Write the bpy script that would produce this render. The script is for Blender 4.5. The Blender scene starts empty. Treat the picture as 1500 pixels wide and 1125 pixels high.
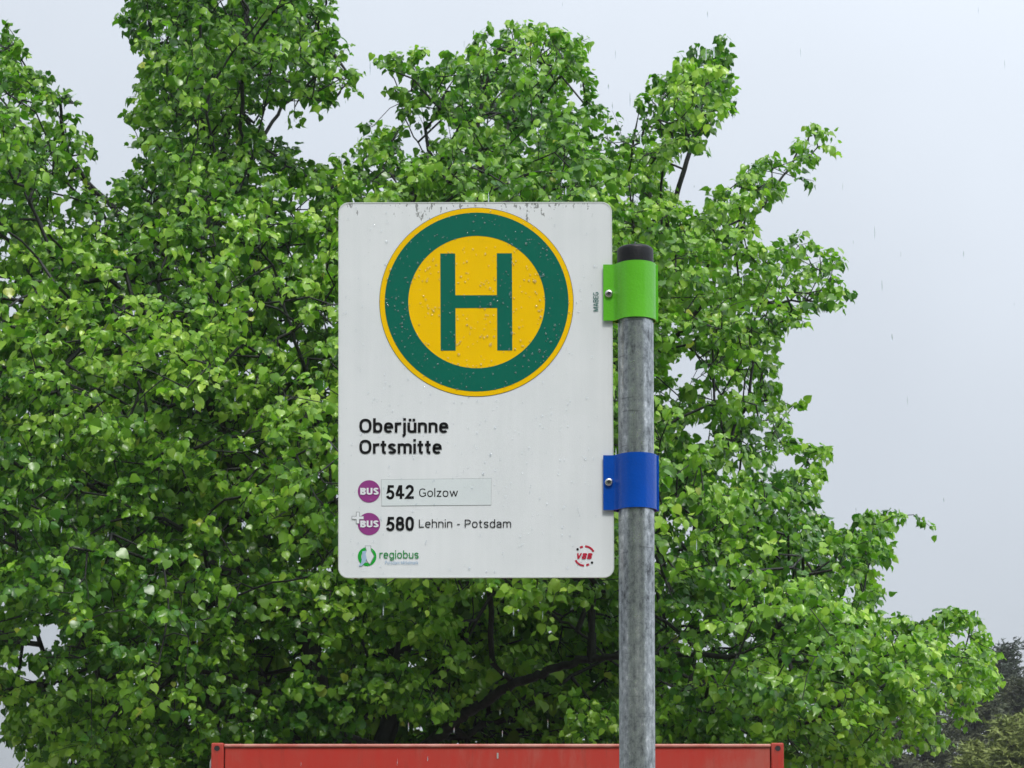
import bpy, bmesh, math, random
import numpy as np
from mathutils import Vector, Matrix

random.seed(7)
rng = np.random.default_rng(11)
S = bpy.context.scene
COL = S.collection
PI = math.pi

# ------------------------------------------------------------------ camera
F = 3670.0                       # focal length in pixels of the 1500 px wide photo
EYE = Vector((0.0, 0.0, 1.6))
PITCH = math.radians(5.0)
SH = math.tan(math.radians(8.6)) # lens shift, as a fraction of the focal length
cd = bpy.data.cameras.new('camera')
cam = bpy.data.objects.new('camera', cd); COL.objects.link(cam)
cd.sensor_width = 36.0; cd.lens = 36.0 * F / 1500.0
cd.shift_y = SH * F / 1500.0
cd.clip_start = 0.1; cd.clip_end = 4000.0
cam.location = EYE; cam.rotation_euler = (PI / 2 + PITCH, 0, 0)
cd.dof.use_dof = True; cd.dof.focus_distance = 4.2; cd.dof.aperture_fstop = 50
S.camera = cam
FWD = np.array([0, math.cos(PITCH), math.sin(PITCH)])
UP = np.array([0, -math.sin(PITCH), math.cos(PITCH)])
RIGHT = np.array([1.0, 0, 0])
def W(px, py, Y):
    """world point at distance Y (metres along +Y) seen at photo pixel px,py"""
    px = np.asarray(px, float); py = np.asarray(py, float); Y = np.asarray(Y, float)
    a = (px - 750.0) / F; b = (562.5 - py) / F + SH
    d = FWD + a[..., None] * RIGHT + b[..., None] * UP
    return np.array(EYE) + d * (Y / d[..., 1])[..., None]
def PX(P):
    v = P - np.array(EYE)
    t = v @ FWD
    return 750 + F * (v @ RIGHT) / t, 562.5 - F * ((v @ UP) / t - SH), t
def V(px, py, Y): return Vector(W(px, py, Y))

# ------------------------------------------------------------------ overcast sky
world = bpy.data.worlds.new('World'); S.world = world; world.use_nodes = True
SUN_EL, SUN_AZ = math.radians(56), math.radians(165)      # soft sun behind the cloud, high behind the camera (azimuth from +Y towards +X)
nt = world.node_tree; N = nt.nodes; L = nt.links; N.clear()
out = N.new('ShaderNodeOutputWorld'); bg = N.new('ShaderNodeBackground')
bg.inputs['Strength'].default_value = 0.1
sky = N.new('ShaderNodeTexSky'); sky.sky_type = 'NISHITA'; sky.sun_disc = False
sky.sun_elevation = SUN_EL; sky.sun_rotation = SUN_AZ; sky.air_density = 1.2; sky.dust_density = 3.0
tc = N.new('ShaderNodeTexCoord'); sx = N.new('ShaderNodeSeparateXYZ'); L.new(tc.outputs['Generated'], sx.inputs[0])
mr = N.new('ShaderNodeMapRange'); mr.inputs['From Min'].default_value = 0.0; mr.inputs['From Max'].default_value = 1.0
mr.inputs['To Min'].default_value = 3.2; mr.inputs['To Max'].default_value = 11.8
L.new(sx.outputs['Z'], mr.inputs['Value'])
# broad soft cloud banks, a little brighter towards +X
dx = N.new('ShaderNodeMath'); dx.operation = 'MULTIPLY_ADD'; dx.inputs[1].default_value = 0.5; dx.inputs[2].default_value = 1.0
L.new(sx.outputs['X'], dx.inputs[0])
nz = N.new('ShaderNodeTexNoise'); nz.inputs['Scale'].default_value = 2.4; nz.inputs['Detail'].default_value = 4.0
L.new(tc.outputs['Generated'], nz.inputs['Vector'])
nm = N.new('ShaderNodeMapRange'); nm.inputs['From Min'].default_value = 0.3; nm.inputs['From Max'].default_value = 0.7
nm.inputs['To Min'].default_value = 0.90; nm.inputs['To Max'].default_value = 1.10
L.new(nz.outputs['Fac'], nm.inputs['Value'])
m1 = N.new('ShaderNodeMath'); m1.operation = 'MULTIPLY'; L.new(mr.outputs[0], m1.inputs[0]); L.new(dx.outputs[0], m1.inputs[1])
m2 = N.new('ShaderNodeMath'); m2.operation = 'MULTIPLY'; L.new(m1.outputs[0], m2.inputs[0]); L.new(nm.outputs[0], m2.inputs[1])
vm = N.new('ShaderNodeVectorMath'); vm.operation = 'SCALE'; vm.inputs[0].default_value = (0.91, 0.982, 1.08)
L.new(m2.outputs[0], vm.inputs['Scale'])
mx = N.new('ShaderNodeMix'); mx.data_type = 'RGBA'; mx.inputs['Factor'].default_value = 0.93
L.new(sky.outputs[0], mx.inputs['A']); L.new(vm.outputs[0], mx.inputs['B'])
L.new(mx.outputs['Result'], bg.inputs['Color']); L.new(bg.outputs[0], out.inputs['Surface'])

sd = bpy.data.lights.new('sun', 'SUN'); sun = bpy.data.objects.new('sun', sd); COL.objects.link(sun)
sd.energy = 1.5; sd.angle = math.radians(12); sd.color = (1.0, 0.97, 0.92)
dirv = Vector((math.sin(SUN_AZ) * math.cos(SUN_EL), math.cos(SUN_AZ) * math.cos(SUN_EL), math.sin(SUN_EL)))
sun.rotation_euler = (-dirv).to_track_quat('-Z', 'Y').to_euler()
sun.location = (0, -5, 20)

S.view_settings.view_transform = 'Standard'; S.view_settings.look = 'None'
S.view_settings.exposure = 0.52; S.view_settings.gamma = 1.0
S.render.engine = 'CYCLES'
S.cycles.max_bounces = 8; S.cycles.transparent_max_bounces = 8

# ------------------------------------------------------------------ materials
def mat(name, col, rough=0.5, metal=0.0, spec=0.5, coat=0.0):
    m = bpy.data.materials.new(name); m.use_nodes = True
    b = m.node_tree.nodes['Principled BSDF']
    b.inputs['Base Color'].default_value = (*col, 1); b.inputs['Roughness'].default_value = rough
    b.inputs['Metallic'].default_value = metal; b.inputs['Specular IOR Level'].default_value = spec
    b.inputs['Coat Weight'].default_value = coat; b.inputs['Coat Roughness'].default_value = 0.1
    return m
def nodes(m): return m.node_tree.nodes, m.node_tree.links, m.node_tree.nodes['Principled BSDF']
def ramp(N, stops):
    r = N.new('ShaderNodeValToRGB'); e = r.color_ramp.elements
    while len(e) < len(stops): e.new(0.5)
    for k, (p, c) in enumerate(stops):
        e[k].position = p; e[k].color = (*c, 1) if len(c) == 3 else c
    return r
def noise(N, L, vec, scale, detail=4, rough=0.55, mapping=None):
    n = N.new('ShaderNodeTexNoise'); n.inputs['Scale'].default_value = scale
    n.inputs['Detail'].default_value = detail; n.inputs['Roughness'].default_value = rough
    if mapping:
        mp = N.new('ShaderNodeMapping'); mp.inputs['Scale'].default_value = mapping; L.new(vec, mp.inputs[0]); vec = mp.outputs[0]
    L.new(vec, n.inputs['Vector']); return n
def vary(m, c1, c2, scale, mapping=None, bump=0.0, detail=5, bscale=None, lo=0.35, hi=0.65):
    N, L, b = nodes(m)
    t = N.new('ShaderNodeTexCoord')
    n = noise(N, L, t.outputs['Object'], scale, detail, mapping=mapping)
    r = ramp(N, [(lo, c1), (hi, c2)]); L.new(n.outputs['Fac'], r.inputs[0]); L.new(r.outputs[0], b.inputs['Base Color'])
    if bump:
        n2 = noise(N, L, t.outputs['Object'], bscale or scale * 3, 6)
        bp = N.new('ShaderNodeBump'); bp.inputs['Strength'].default_value = bump; bp.inputs['Distance'].default_value = 0.01
        L.new(n2.outputs['Fac'], bp.inputs['Height']); L.new(bp.outputs[0], b.inputs['Normal'])
    return m

def film(name, col, rough=0.3):
    """printed film / enamel with faint mottling and fine grain"""
    m = mat(name, col, rough, spec=0.2); N, L, b = nodes(m)
    t = N.new('ShaderNodeTexCoord')
    n = noise(N, L, t.outputs['Object'], 14, 6)
    c2 = tuple(x * 0.94 for x in col)
    r = ramp(N, [(0.3, c2), (0.7, col)]); L.new(n.outputs['Fac'], r.inputs[0]); L.new(r.outputs[0], b.inputs['Base Color'])
    n2 = noise(N, L, t.outputs['Object'], 700, 2)
    bp = N.new('ShaderNodeBump'); bp.inputs['Strength'].default_value = 0.08; bp.inputs['Distance'].default_value = 0.001
    L.new(n2.outputs['Fac'], bp.inputs['Height']); L.new(bp.outputs[0], b.inputs['Normal'])
    return m

def plate_material():
    m = mat('sign_enamel', (0.72, 0.74, 0.76), 0.45, spec=0.35, coat=0.2); N, L, b = nodes(m)
    t = N.new('ShaderNodeTexCoord'); s = N.new('ShaderNodeSeparateXYZ'); L.new(t.outputs['Object'], s.inputs[0])
    n0 = noise(N, L, t.outputs['Object'], 6, 6)
    r0 = ramp(N, [(0.3, (0.72, 0.745, 0.755)), (0.7, (0.79, 0.81, 0.82))])
    nr0 = noise(N, L, t.outputs['Object'], 9, 5, 0.6, mapping=(6, 1, 0.25)); mr0 = N.new('ShaderNodeMath'); mr0.operation = 'MULTIPLY_ADD'; mr0.inputs[1].default_value = 0.6
    sb = N.new('ShaderNodeMath'); sb.operation = 'SUBTRACT'; sb.inputs[1].default_value = 0.5; L.new(nr0.outputs['Fac'], sb.inputs[0])
    L.new(sb.outputs[0], mr0.inputs[0]); L.new(n0.outputs['Fac'], mr0.inputs[2]); L.new(mr0.outputs[0], r0.inputs[0])
    # algae and soot creeping down from the top edge in short streaks
    n1 = noise(N, L, t.outputs['Object'], 60, 6, 0.7, mapping=(1.6, 1, 0.7))
    n3 = noise(N, L, t.outputs['Object'], 7, 3)
    mask = N.new('ShaderNodeMapRange'); mask.inputs['From Min'].default_value = 0.235; mask.inputs['From Max'].default_value = 0.318
    mask.inputs['To Min'].default_value = 0.0; mask.inputs['To Max'].default_value = 0.24
    L.new(s.outputs['Z'], mask.inputs['Value'])
    ad = N.new('ShaderNodeMath'); ad.operation = 'ADD'; L.new(n1.outputs['Fac'], ad.inputs[0]); L.new(mask.outputs[0], ad.inputs[1])
    ad2 = N.new('ShaderNodeMath'); ad2.operation = 'MULTIPLY_ADD'; ad2.inputs[1].default_value = 0.35; L.new(n3.outputs['Fac'], ad2.inputs[0]); L.new(ad.outputs[0], ad2.inputs[2])
    r1 = ramp(N, [(0.985, (0, 0, 0)), (1.08, (0.7, 0.7, 0.7))]); L.new(ad2.outputs[0], r1.inputs[0])
    mx = N.new('ShaderNodeMix'); mx.data_type = 'RGBA'
    L.new(r1.outputs[0], mx.inputs['Factor']); L.new(r0.outputs[0], mx.inputs['A']); mx.inputs['B'].default_value = (0.07, 0.075, 0.06, 1)
    # pinprick dirt specks everywhere
    n2 = noise(N, L, t.outputs['Object'], 130, 3)
    r2 = ramp(N, [(0.72, (0, 0, 0)), (0.77, (0.4, 0.4, 0.4))]); L.new(n2.outputs['Fac'], r2.inputs[0])
    mx2 = N.new('ShaderNodeMix'); mx2.data_type = 'RGBA'
    L.new(r2.outputs[0], mx2.inputs['Factor']); L.new(mx.outputs['Result'], mx2.inputs['A']); mx2.inputs['B'].default_value = (0.3, 0.33, 0.28, 1)
    L.new(mx2.outputs['Result'], b.inputs['Base Color'])
    n4 = noise(N, L, t.outputs['Object'], 500, 2)
    bp = N.new('ShaderNodeBump'); bp.inputs['Strength'].default_value = 0.1; bp.inputs['Distance'].default_value = 0.001
    L.new(n4.outputs['Fac'], bp.inputs['Height']); L.new(bp.outputs[0], b.inputs['Normal'])
    return m

def galvanised():
    m = mat('galvanised_steel', (0.4, 0.42, 0.44), 0.42, metal=0.85); N, L, b = nodes(m)
    t = N.new('ShaderNodeTexCoord')
    n1 = noise(N, L, t.outputs['Object'], 90, 8, 0.75, mapping=(1.2, 1.2, 0.75))
    n2 = noise(N, L, t.outputs['Object'], 34, 4, 0.6, mapping=(3.5, 3.5, 0.12))
    n3 = noise(N, L, t.outputs['Object'], 3, 3, 0.6)
    a = N.new('ShaderNodeMath'); a.operation = 'MULTIPLY_ADD'; a.inputs[1].default_value = 0.34; L.new(n2.outputs['Fac'], a.inputs[0]); L.new(n1.outputs['Fac'], a.inputs[2])
    a2 = N.new('ShaderNodeMath'); a2.operation = 'MULTIPLY_ADD'; a2.inputs[1].default_value = 0.4; L.new(n3.outputs['Fac'], a2.inputs[0]); L.new(a.outputs[0], a2.inputs[2])
    r = ramp(N, [(0.76, (0.10, 0.11, 0.12)), (0.9, (0.24, 0.26, 0.28)), (1.0, (0.38, 0.41, 0.44)), (1.0, (0.5, 0.53, 0.55))])
    mr = N.new('ShaderNodeMapRange'); mr.inputs['From Min'].default_value = 0.5; mr.inputs['From Max'].default_value = 1.2; L.new(a2.outputs[0], mr.inputs['Value'])
    r = ramp(N, [(0.2, (0.075, 0.08, 0.085)), (0.42, (0.27, 0.29, 0.30)), (0.62, (0.46, 0.485, 0.495)), (0.85, (0.82, 0.83, 0.83))])
    L.new(mr.outputs[0], r.inputs[0])
    ns = noise(N, L, t.outputs['Object'], 26, 3, 0.5, mapping=(0.5, 0.5, 7)); rs_ = ramp(N, [(0.67, (0, 0, 0)), (0.71, (0.55, 0.55, 0.55))]); L.new(ns.outputs['Fac'], rs_.inputs[0])
    ms_ = N.new('ShaderNodeMix'); ms_.data_type = 'RGBA'; L.new(rs_.outputs[0], ms_.inputs['Factor']); L.new(r.outputs[0], ms_.inputs['A']); ms_.inputs['B'].default_value = (0.12, 0.125, 0.13, 1)
    L.new(ms_.outputs['Result'], b.inputs['Base Color'])
    r2 = ramp(N, [(0.3, (0.42, 0.42, 0.42)), (0.7, (0.22, 0.22, 0.22))]); L.new(n1.outputs['Fac'], r2.inputs[0]); L.new(r2.outputs[0], b.inputs['Roughness'])
    bp = N.new('ShaderNodeBump'); bp.inputs['Strength'].default_value = 0.25; bp.inputs['Distance'].default_value = 0.001
    L.new(n1.outputs['Fac'], bp.inputs['Height']); L.new(bp.outputs[0], b.inputs['Normal'])
    return m

def leaf_material():
    m = bpy.data.materials.new('linden_leaf'); m.use_nodes = True
    N, L = m.node_tree.nodes, m.node_tree.links; b = N['Principled BSDF']; o = N['Material Output']
    at = N.new('ShaderNodeAttribute'); at.attribute_name = 'tint'
    geo = N.new('ShaderNodeNewGeometry')
    # upper side / paler underside
    mx = N.new('ShaderNodeMix'); mx.data_type = 'RGBA'; mx.blend_type = 'MIX'
    L.new(at.outputs['Color'], mx.inputs['A'])
    hs = N.new('ShaderNodeMix'); hs.data_type = 'RGBA'; hs.inputs['Factor'].default_value = 0.25
    L.new(at.outputs['Color'], hs.inputs['A']); hs.inputs['B'].default_value = (0.18, 0.30, 0.09, 1)
    L.new(geo.outputs['Backfacing'], mx.inputs['Factor']); L.new(hs.outputs['Result'], mx.inputs['B'])
    L.new(mx.outputs['Result'], b.inputs['Base Color'])
    b.inputs['Roughness'].default_value = 0.28; b.inputs['Specular IOR Level'].default_value = 0.45
    b.inputs['Coat Weight'].default_value = 0.0; b.inputs['Coat Roughness'].default_value = 0.2
    tr = N.new('ShaderNodeBsdfTranslucent')
    g = N.new('ShaderNodeMix'); g.data_type = 'RGBA'; g.blend_type = 'MULTIPLY'; g.inputs['Factor'].default_value = 1
    L.new(at.outputs['Color'], g.inputs['A']); g.inputs['B'].default_value = (1.1, 1.6, 0.6, 1)
    L.new(g.outputs['Result'], tr.inputs['Color'])
    ms = N.new('ShaderNodeMixShader'); ms.inputs[0].default_value = 0.30
    L.new(b.outputs[0], ms.inputs[1]); L.new(tr.outputs[0], ms.inputs[2]); L.new(ms.outputs[0], o.inputs['Surface'])
    return m

def paint_red():
    m = mat('weathered_red_paint', (0.42, 0.04, 0.025), 0.55, spec=0.3); N, L, b = nodes(m)
    t = N.new('ShaderNodeTexCoord')
    n1 = noise(N, L, t.outputs['Object'], 1.6, 6, 0.6)
    n2 = noise(N, L, t.outputs['Object'], 12, 8, 0.7, mapping=(2.2, 1, 0.5))
    a = N.new('ShaderNodeMath'); a.operation = 'MULTIPLY_ADD'; a.inputs[1].default_value = 0.6; L.new(n2.outputs['Fac'], a.inputs[0]); L.new(n1.outputs['Fac'], a.inputs[2])
    r = ramp(N, [(0.62, (0.46, 0.026, 0.015)), (0.82, (0.44, 0.040, 0.026)), (0.98, (0.42, 0.085, 0.062))])
    L.new(a.outputs[0], r.inputs[0])
    nd = noise(N, L, t.outputs['Object'], 9, 7, 0.75, mapping=(2.5, 1, 0.25)); rd_ = ramp(N, [(0.55, (0, 0, 0)), (0.75, (0.55, 0.55, 0.55))]); L.new(nd.outputs['Fac'], rd_.inputs[0])
    md = N.new('ShaderNodeMix'); md.data_type = 'RGBA'; L.new(rd_.outputs[0], md.inputs['Factor']); L.new(r.outputs[0], md.inputs['A']); md.inputs['B'].default_value = (0.12, 0.035, 0.02, 1)
    L.new(md.outputs['Result'], b.inputs['Base Color'])
    n3 = noise(N, L, t.outputs['Object'], 150, 5)
    bp = N.new('ShaderNodeBump'); bp.inputs['Strength'].default_value = 0.25; bp.inputs['Distance'].default_value = 0.002
    L.new(n3.outputs['Fac'], bp.inputs['Height']); L.new(bp.outputs[0], b.inputs['Normal'])
    return m

M = dict(
    plate=plate_material(), galv=galvanised(), leaf=leaf_material(), red=paint_red(),
    white=film('white_print', (0.80, 0.82, 0.84)),
    edge=mat('bare_aluminium_edge', (0.75, 0.78, 0.75), 0.35, metal=0.4),
    yellow=film('yellow_print', (0.95, 0.57, 0.0)), green=film('green_print', (0.0, 0.135, 0.088), 0.4),
    outline=mat('thin_dark_outline', (0.12, 0.13, 0.06), 0.5),
    black=mat('black_lettering', (0.004, 0.004, 0.005), 0.5, spec=0.2), purple=film('purple_print', (0.30, 0.055, 0.24)),
    lime=film('green_logo_print', (0.02, 0.38, 0.045)), dgreen=mat('green_logo_lettering', (0.03, 0.27, 0.07), 0.4),
    pale=mat('pale_blue_print', (0.36, 0.50, 0.66), 0.4), logored=mat('red_logo_print', (0.50, 0.01, 0.04), 0.4),
    teal=mat('dark_teal_print', (0.02, 0.14, 0.12), 0.4), greyline=mat('thin_grey_outline', (0.28, 0.30, 0.30), 0.6),  # greyline: thin grey outline around sticker, plus sign and logo figure
    sticker=film('sticker_film', (0.73, 0.78, 0.785)),
    clampg=mat('green_powder_coat', (0.13, 0.52, 0.025), 0.3, spec=0.3, coat=0.3), clampb=mat('blue_powder_coat', (0.0, 0.075, 0.46), 0.28, spec=0.25, coat=0.2),
    steel=mat('stainless_bolt', (0.62, 0.60, 0.57), 0.25, metal=1.0), dark=mat('dark_recess', (0.012, 0.012, 0.014), 0.7),
    cap=mat('black_plastic', (0.012, 0.012, 0.016), 0.45, spec=0.3), bark=mat('wet_bark', (0.04, 0.035, 0.028), 0.65),
    strap=mat('grey_tarpaulin', (0.35, 0.35, 0.33), 0.6),
    grass=mat('meadow', (0.05, 0.09, 0.02), 0.9), gravel=mat('gravel', (0.16, 0.15, 0.14), 0.9), asphalt=mat('asphalt', (0.05, 0.05, 0.052), 0.8),
    pinebark=mat('pine_bark', (0.045, 0.035, 0.028), 0.9), brick=mat('render_wall', (0.22, 0.17, 0.13), 0.9),
    roof=mat('roof_tiles', (0.12, 0.05, 0.035), 0.8), glass=mat('window_glass', (0.03, 0.035, 0.04), 0.08), frame=mat('white_frame', (0.7, 0.7, 0.68), 0.5),
)
for k, c in (('clampg', (0.11, 0.46, 0.018)), ('clampb', (0.0, 0.062, 0.38))):
    col = M[k].node_tree.nodes['Principled BSDF'].inputs['Base Color'].default_value[:3]
    vary(M[k], c, col, 9, bump=0.12, bscale=260)
vary(M['bark'], (0.008, 0.009, 0.008), (0.028, 0.030, 0.026), 14, mapping=(2, 2, 0.5), bump=0.8, bscale=40)
vary(M['cap'], (0.005, 0.005, 0.007), (0.012, 0.012, 0.015), 30, bump=0.1, bscale=200)
vary(M['grass'], (0.03, 0.06, 0.012), (0.09, 0.12, 0.035), 1.3, bump=1, bscale=30)
vary(M['gravel'], (0.10, 0.095, 0.085), (0.24, 0.22, 0.2), 45, bump=1, bscale=60)
vary(M['asphalt'], (0.035, 0.035, 0.037), (0.07, 0.07, 0.072), 60, bump=0.5, bscale=200)
vary(M['brick'], (0.19, 0.16, 0.12), (0.27, 0.23, 0.18), 3)
wd = M['water'] = mat('rain_water', (1, 1, 1), 0.02); wd.node_tree.nodes['Principled BSDF'].inputs['Transmission Weight'].default_value = 1.0
wd.node_tree.nodes['Principled BSDF'].inputs['IOR'].default_value = 1.33

wb = M['bead'] = mat('whitened_water', (0.9, 0.95, 1), 0.05); wb.node_tree.nodes['Principled BSDF'].inputs['Transmission Weight'].default_value = 0.88  # whitish diffuse share stands in for sky glints on the drops
wb.node_tree.nodes['Principled BSDF'].inputs['IOR'].default_value = 1.33

# ------------------------------------------------------------------ object helpers
ORI = {}                       # world origin of every object (all rotations are identity unless noted)
def put(o, loc, parent=None):
    COL.objects.link(o); ORI[o.name] = Vector(loc)
    if parent: o.parent = parent; o.location = Vector(loc) - ORI[parent.name]
    else: o.location = loc
    return o
def tag(o, label=None, cat=None, group=None, kind=None):
    if label: o['label'] = label
    if cat: o['category'] = cat
    if group: o['group'] = group
    if kind: o['kind'] = kind
    return o
def empty(name, loc, label, cat, group=None):
    return tag(put(bpy.data.objects.new(name, None), loc), label, cat, group)
def mesh_obj(name, verts, faces, m, parent=None, origin=(0, 0, 0), smooth=False, kind=None):
    """verts are world coordinates"""
    o0 = Vector(origin)
    me = bpy.data.meshes.new(name); me.from_pydata([tuple(Vector(v) - o0) for v in verts], [], faces); me.update()
    me.materials.append(m)
    if smooth: me.polygons.foreach_set('use_smooth', [True] * len(me.polygons))
    return tag(put(bpy.data.objects.new(name, me), origin, parent), kind=kind)
def bm_obj(name, bm, m, parent=None, origin=(0, 0, 0), smooth=False):
    me = bpy.data.meshes.new(name); bmesh.ops.translate(bm, verts=bm.verts, vec=-Vector(origin)); bm.normal_update()
    bm.to_mesh(me); bm.free(); me.materials.append(m)
    if smooth: me.polygons.foreach_set('use_smooth', [True] * len(me.polygons))
    return put(bpy.data.objects.new(name, me), origin, parent)
def sharp(o, ang=35):
    o.data.set_sharp_from_angle(angle=math.radians(ang)); return o
def np_mesh(name, v, quads=None, tris=None, m=None, smooth=True, tint=None):
    me = bpy.data.meshes.new(name)
    nq = 0 if quads is None else len(quads); ntr = 0 if tris is None else len(tris)
    me.vertices.add(len(v)); me.vertices.foreach_set('co', v.astype(np.float32).ravel())
    loops = np.concatenate([x.ravel() for x in (quads, tris) if x is not None and len(x)])
    me.loops.add(len(loops)); me.loops.foreach_set('vertex_index', loops.astype(np.int32))
    me.polygons.add(nq + ntr)
    st = np.concatenate([np.arange(nq) * 4, nq * 4 + np.arange(ntr) * 3]).astype(np.int32)
    me.polygons.foreach_set('loop_start', st)
    me.polygons.foreach_set('use_smooth', np.full(nq + ntr, smooth))
    if tint is not None:
        a = me.color_attributes.new('tint', 'FLOAT_COLOR', 'POINT')
        a.data.foreach_set('color', np.concatenate([tint, np.ones((len(tint), 1))], 1).astype(np.float32).ravel())
    me.update(calc_edges=True)
    if m: me.materials.append(m)
    return me
def box_vf(x0, x1, y0, y1, z0, z1):
    v = [(x0, y0, z0), (x1, y0, z0), (x1, y1, z0), (x0, y1, z0), (x0, y0, z1), (x1, y0, z1), (x1, y1, z1), (x0, y1, z1)]
    return v, [(0, 3, 2, 1), (4, 5, 6, 7), (0, 1, 5, 4), (1, 2, 6, 5), (2, 3, 7, 6), (3, 0, 4, 7)]
def box(name, x0, x1, y0, y1, z0, z1, m, parent=None, bevel=0.0, origin=None):
    v, f = box_vf(x0, x1, y0, y1, z0, z1)
    bm = bmesh.new(); vs = [bm.verts.new(p) for p in v]; [bm.faces.new([vs[i] for i in q]) for q in f]
    if bevel: bmesh.ops.bevel(bm, geom=list(bm.edges), offset=bevel, segments=2, affect='EDGES', profile=0.5)
    return bm_obj(name, bm, m, parent, origin or ((x0 + x1) / 2, (y0 + y1) / 2, z0))
def tube(pts, rad, n=10, closed=True):
    """continuous tube along a polyline; returns verts, faces"""
    pts = [np.array(p, float) for p in pts]; vs = []; fs = []
    ref = np.array([0.13, 0.97, 0.21])
    for i, p in enumerate(pts):
        t = pts[min(i + 1, len(pts) - 1)] - pts[max(i - 1, 0)]; t /= np.linalg.norm(t) + 1e-9
        u = ref - t * (ref @ t); u /= np.linalg.norm(u) + 1e-9; w = np.cross(t, u); ref = u
        r = rad[i]
        for k in range(n):
            a = 2 * PI * k / n; vs.append(p + r * (math.cos(a) * u + math.sin(a) * w))
    for i in range(len(pts) - 1):
        for k in range(n):
            a, b = i * n + k, i * n + (k + 1) % n; fs.append((a, b, b + n, a + n))
    if closed: fs.append(tuple(range(n - 1, -1, -1))); fs.append(tuple((len(pts) - 1) * n + k for k in range(n)))
    return vs, fs

# ------------------------------------------------------------------ ground
gv, gf = [(-900, -900, 0), (900, -900, 0), (900, 900, 0), (-900, 900, 0)], [(0, 1, 2, 3)]
tag(mesh_obj('ground', gv, gf, M['grass'], kind='structure'))
tag(mesh_obj('gravel_yard', [(-9, 9, .004), (9, 9, .004), (9, 22, .004), (-9, 22, .004)], gf, M['gravel'], kind='structure'))
tag(mesh_obj('road', [(-300, -8, .004), (300, -8, .004), (300, -2.2, .004), (-300, -2.2, .004)], gf, M['asphalt'], kind='structure'))
pv = box_vf(-300, 300, -2.05, 6.2, -0.1, 0.12); tag(mesh_obj('pavement', pv[0], pv[1], M['gravel'], kind='structure'))
pv = box_vf(-300, 300, -2.2, -2.052, -0.1, 0.125); tag(mesh_obj('kerb', pv[0], pv[1], M['strap'], kind='structure'))

# ------------------------------------------------------------------ bus stop sign
D = 4.147                                  # distance of the plate's front face
GR = 0.12
pole_c = V(932.5, 800, D)
base = Vector((pole_c.x, pole_c.y, GR))
stop = empty('bus_stop_sign', base, 'white bus stop sign with green H roundel, held by a galvanised pole', 'bus stop sign')
R_P = 0.0300
# pole: leans a hair with the photo
ptop = V(930.8, 378, D); pbot = V(933.5, 1120, D)
dv = (pbot - ptop).normalized(); pfoot = ptop + dv * ((GR - ptop.z) / dv.z)
npole = 48
zs = [0] + [i / 40 for i in range(1, 41)]
v, f = tube([pfoot + (ptop - pfoot) * t for t in zs], [R_P] * len(zs), npole)
pole = sharp(mesh_obj('pole', v, f, M['galv'], stop, origin=base, smooth=True))
# plastic cap with a soft shoulder
prof = [(0.0307, -0.03), (0.0307, 0.004), (0.0307, 0.013), (0.0300, 0.0165), (0.0275, 0.0190), (0.022, 0.0205), (0.010, 0.0212), (0.001, 0.0213)]
v = []; f = []
capo = V(930.6, 380, D)
for r, z in prof:
    for k in range(48): v.append(capo + Vector((r * math.cos(2 * PI * k / 48), r * math.sin(2 * PI * k / 48), z)))
for i in range(len(prof) - 1):
    for k in range(48): a, b = i * 48 + k, i * 48 + (k + 1) % 48; f.append((a, b, b + 48, a + 48))
sharp(mesh_obj('pole_cap', v, f, M['cap'], pole, origin=capo, smooth=True), 60)

def P(px, py, off=0.0): return V(px, py, D) + Vector((0, -off, 0))
def flat(name, pts, m, parent, off, faces=None, kind=None):
    """thin printed shape: pixel outline laid on the plate"""
    vs = [P(x, y, off) for x, y in pts]
    o = mesh_obj(name, vs, faces or [tuple(range(len(pts)))], m, parent, origin=P(*pts[0], off), kind=kind)
    fix_normals(o); return o
def fix_normals(o):
    me = o.data
    bm = bmesh.new(); bm.from_mesh(me); bm.normal_update()
    bad = [f for f in bm.faces if f.normal.y > 0]
    if bad: bmesh.ops.reverse_faces(bm, faces=bad)
    bm.to_mesh(me); bm.free()
# plate, corners rounded, bevelled rim
def round_rect(c, rad, n=8):
    """c: four pixel corners TL,TR,BR,BL"""
    out = []
    for i in range(4):
        p = np.array(c[i], float); a = np.array(c[i - 1], float) - p; b = np.array(c[(i + 1) % 4], float) - p
        a /= np.linalg.norm(a); b /= np.linalg.norm(b); ctr = p + (a + b) * rad
        a0 = math.atan2(-b[1], -b[0]); 
        for k in range(n + 1):
            t = k / n * PI / 2
            out.append(tuple(ctr - b * rad * math.cos(t) - a * rad * math.sin(t)))
    return out
rr = round_rect([(495.8, 296.6), (896.3, 295.8), (899.8, 846.2), (495.4, 846.8)], 15.0)
pc = P(697, 571)
bm = bmesh.new()
fr = [bm.verts.new(P(x, y)) for x, y in rr]; bk = [bm.verts.new(P(x, y) + Vector((0, 0.003, 0))) for x, y in rr]
ff = bm.faces.new(fr); bm.faces.new(bk[::-1])
for i in range(len(rr)): j = (i + 1) % len(rr); bm.faces.new((fr[i], bk[i], bk[j], fr[j]))
bmesh.ops.recalc_face_normals(bm, faces=bm.faces)
plate = bm_obj('sign_plate', bm, M['plate'], stop, pc)
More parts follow.
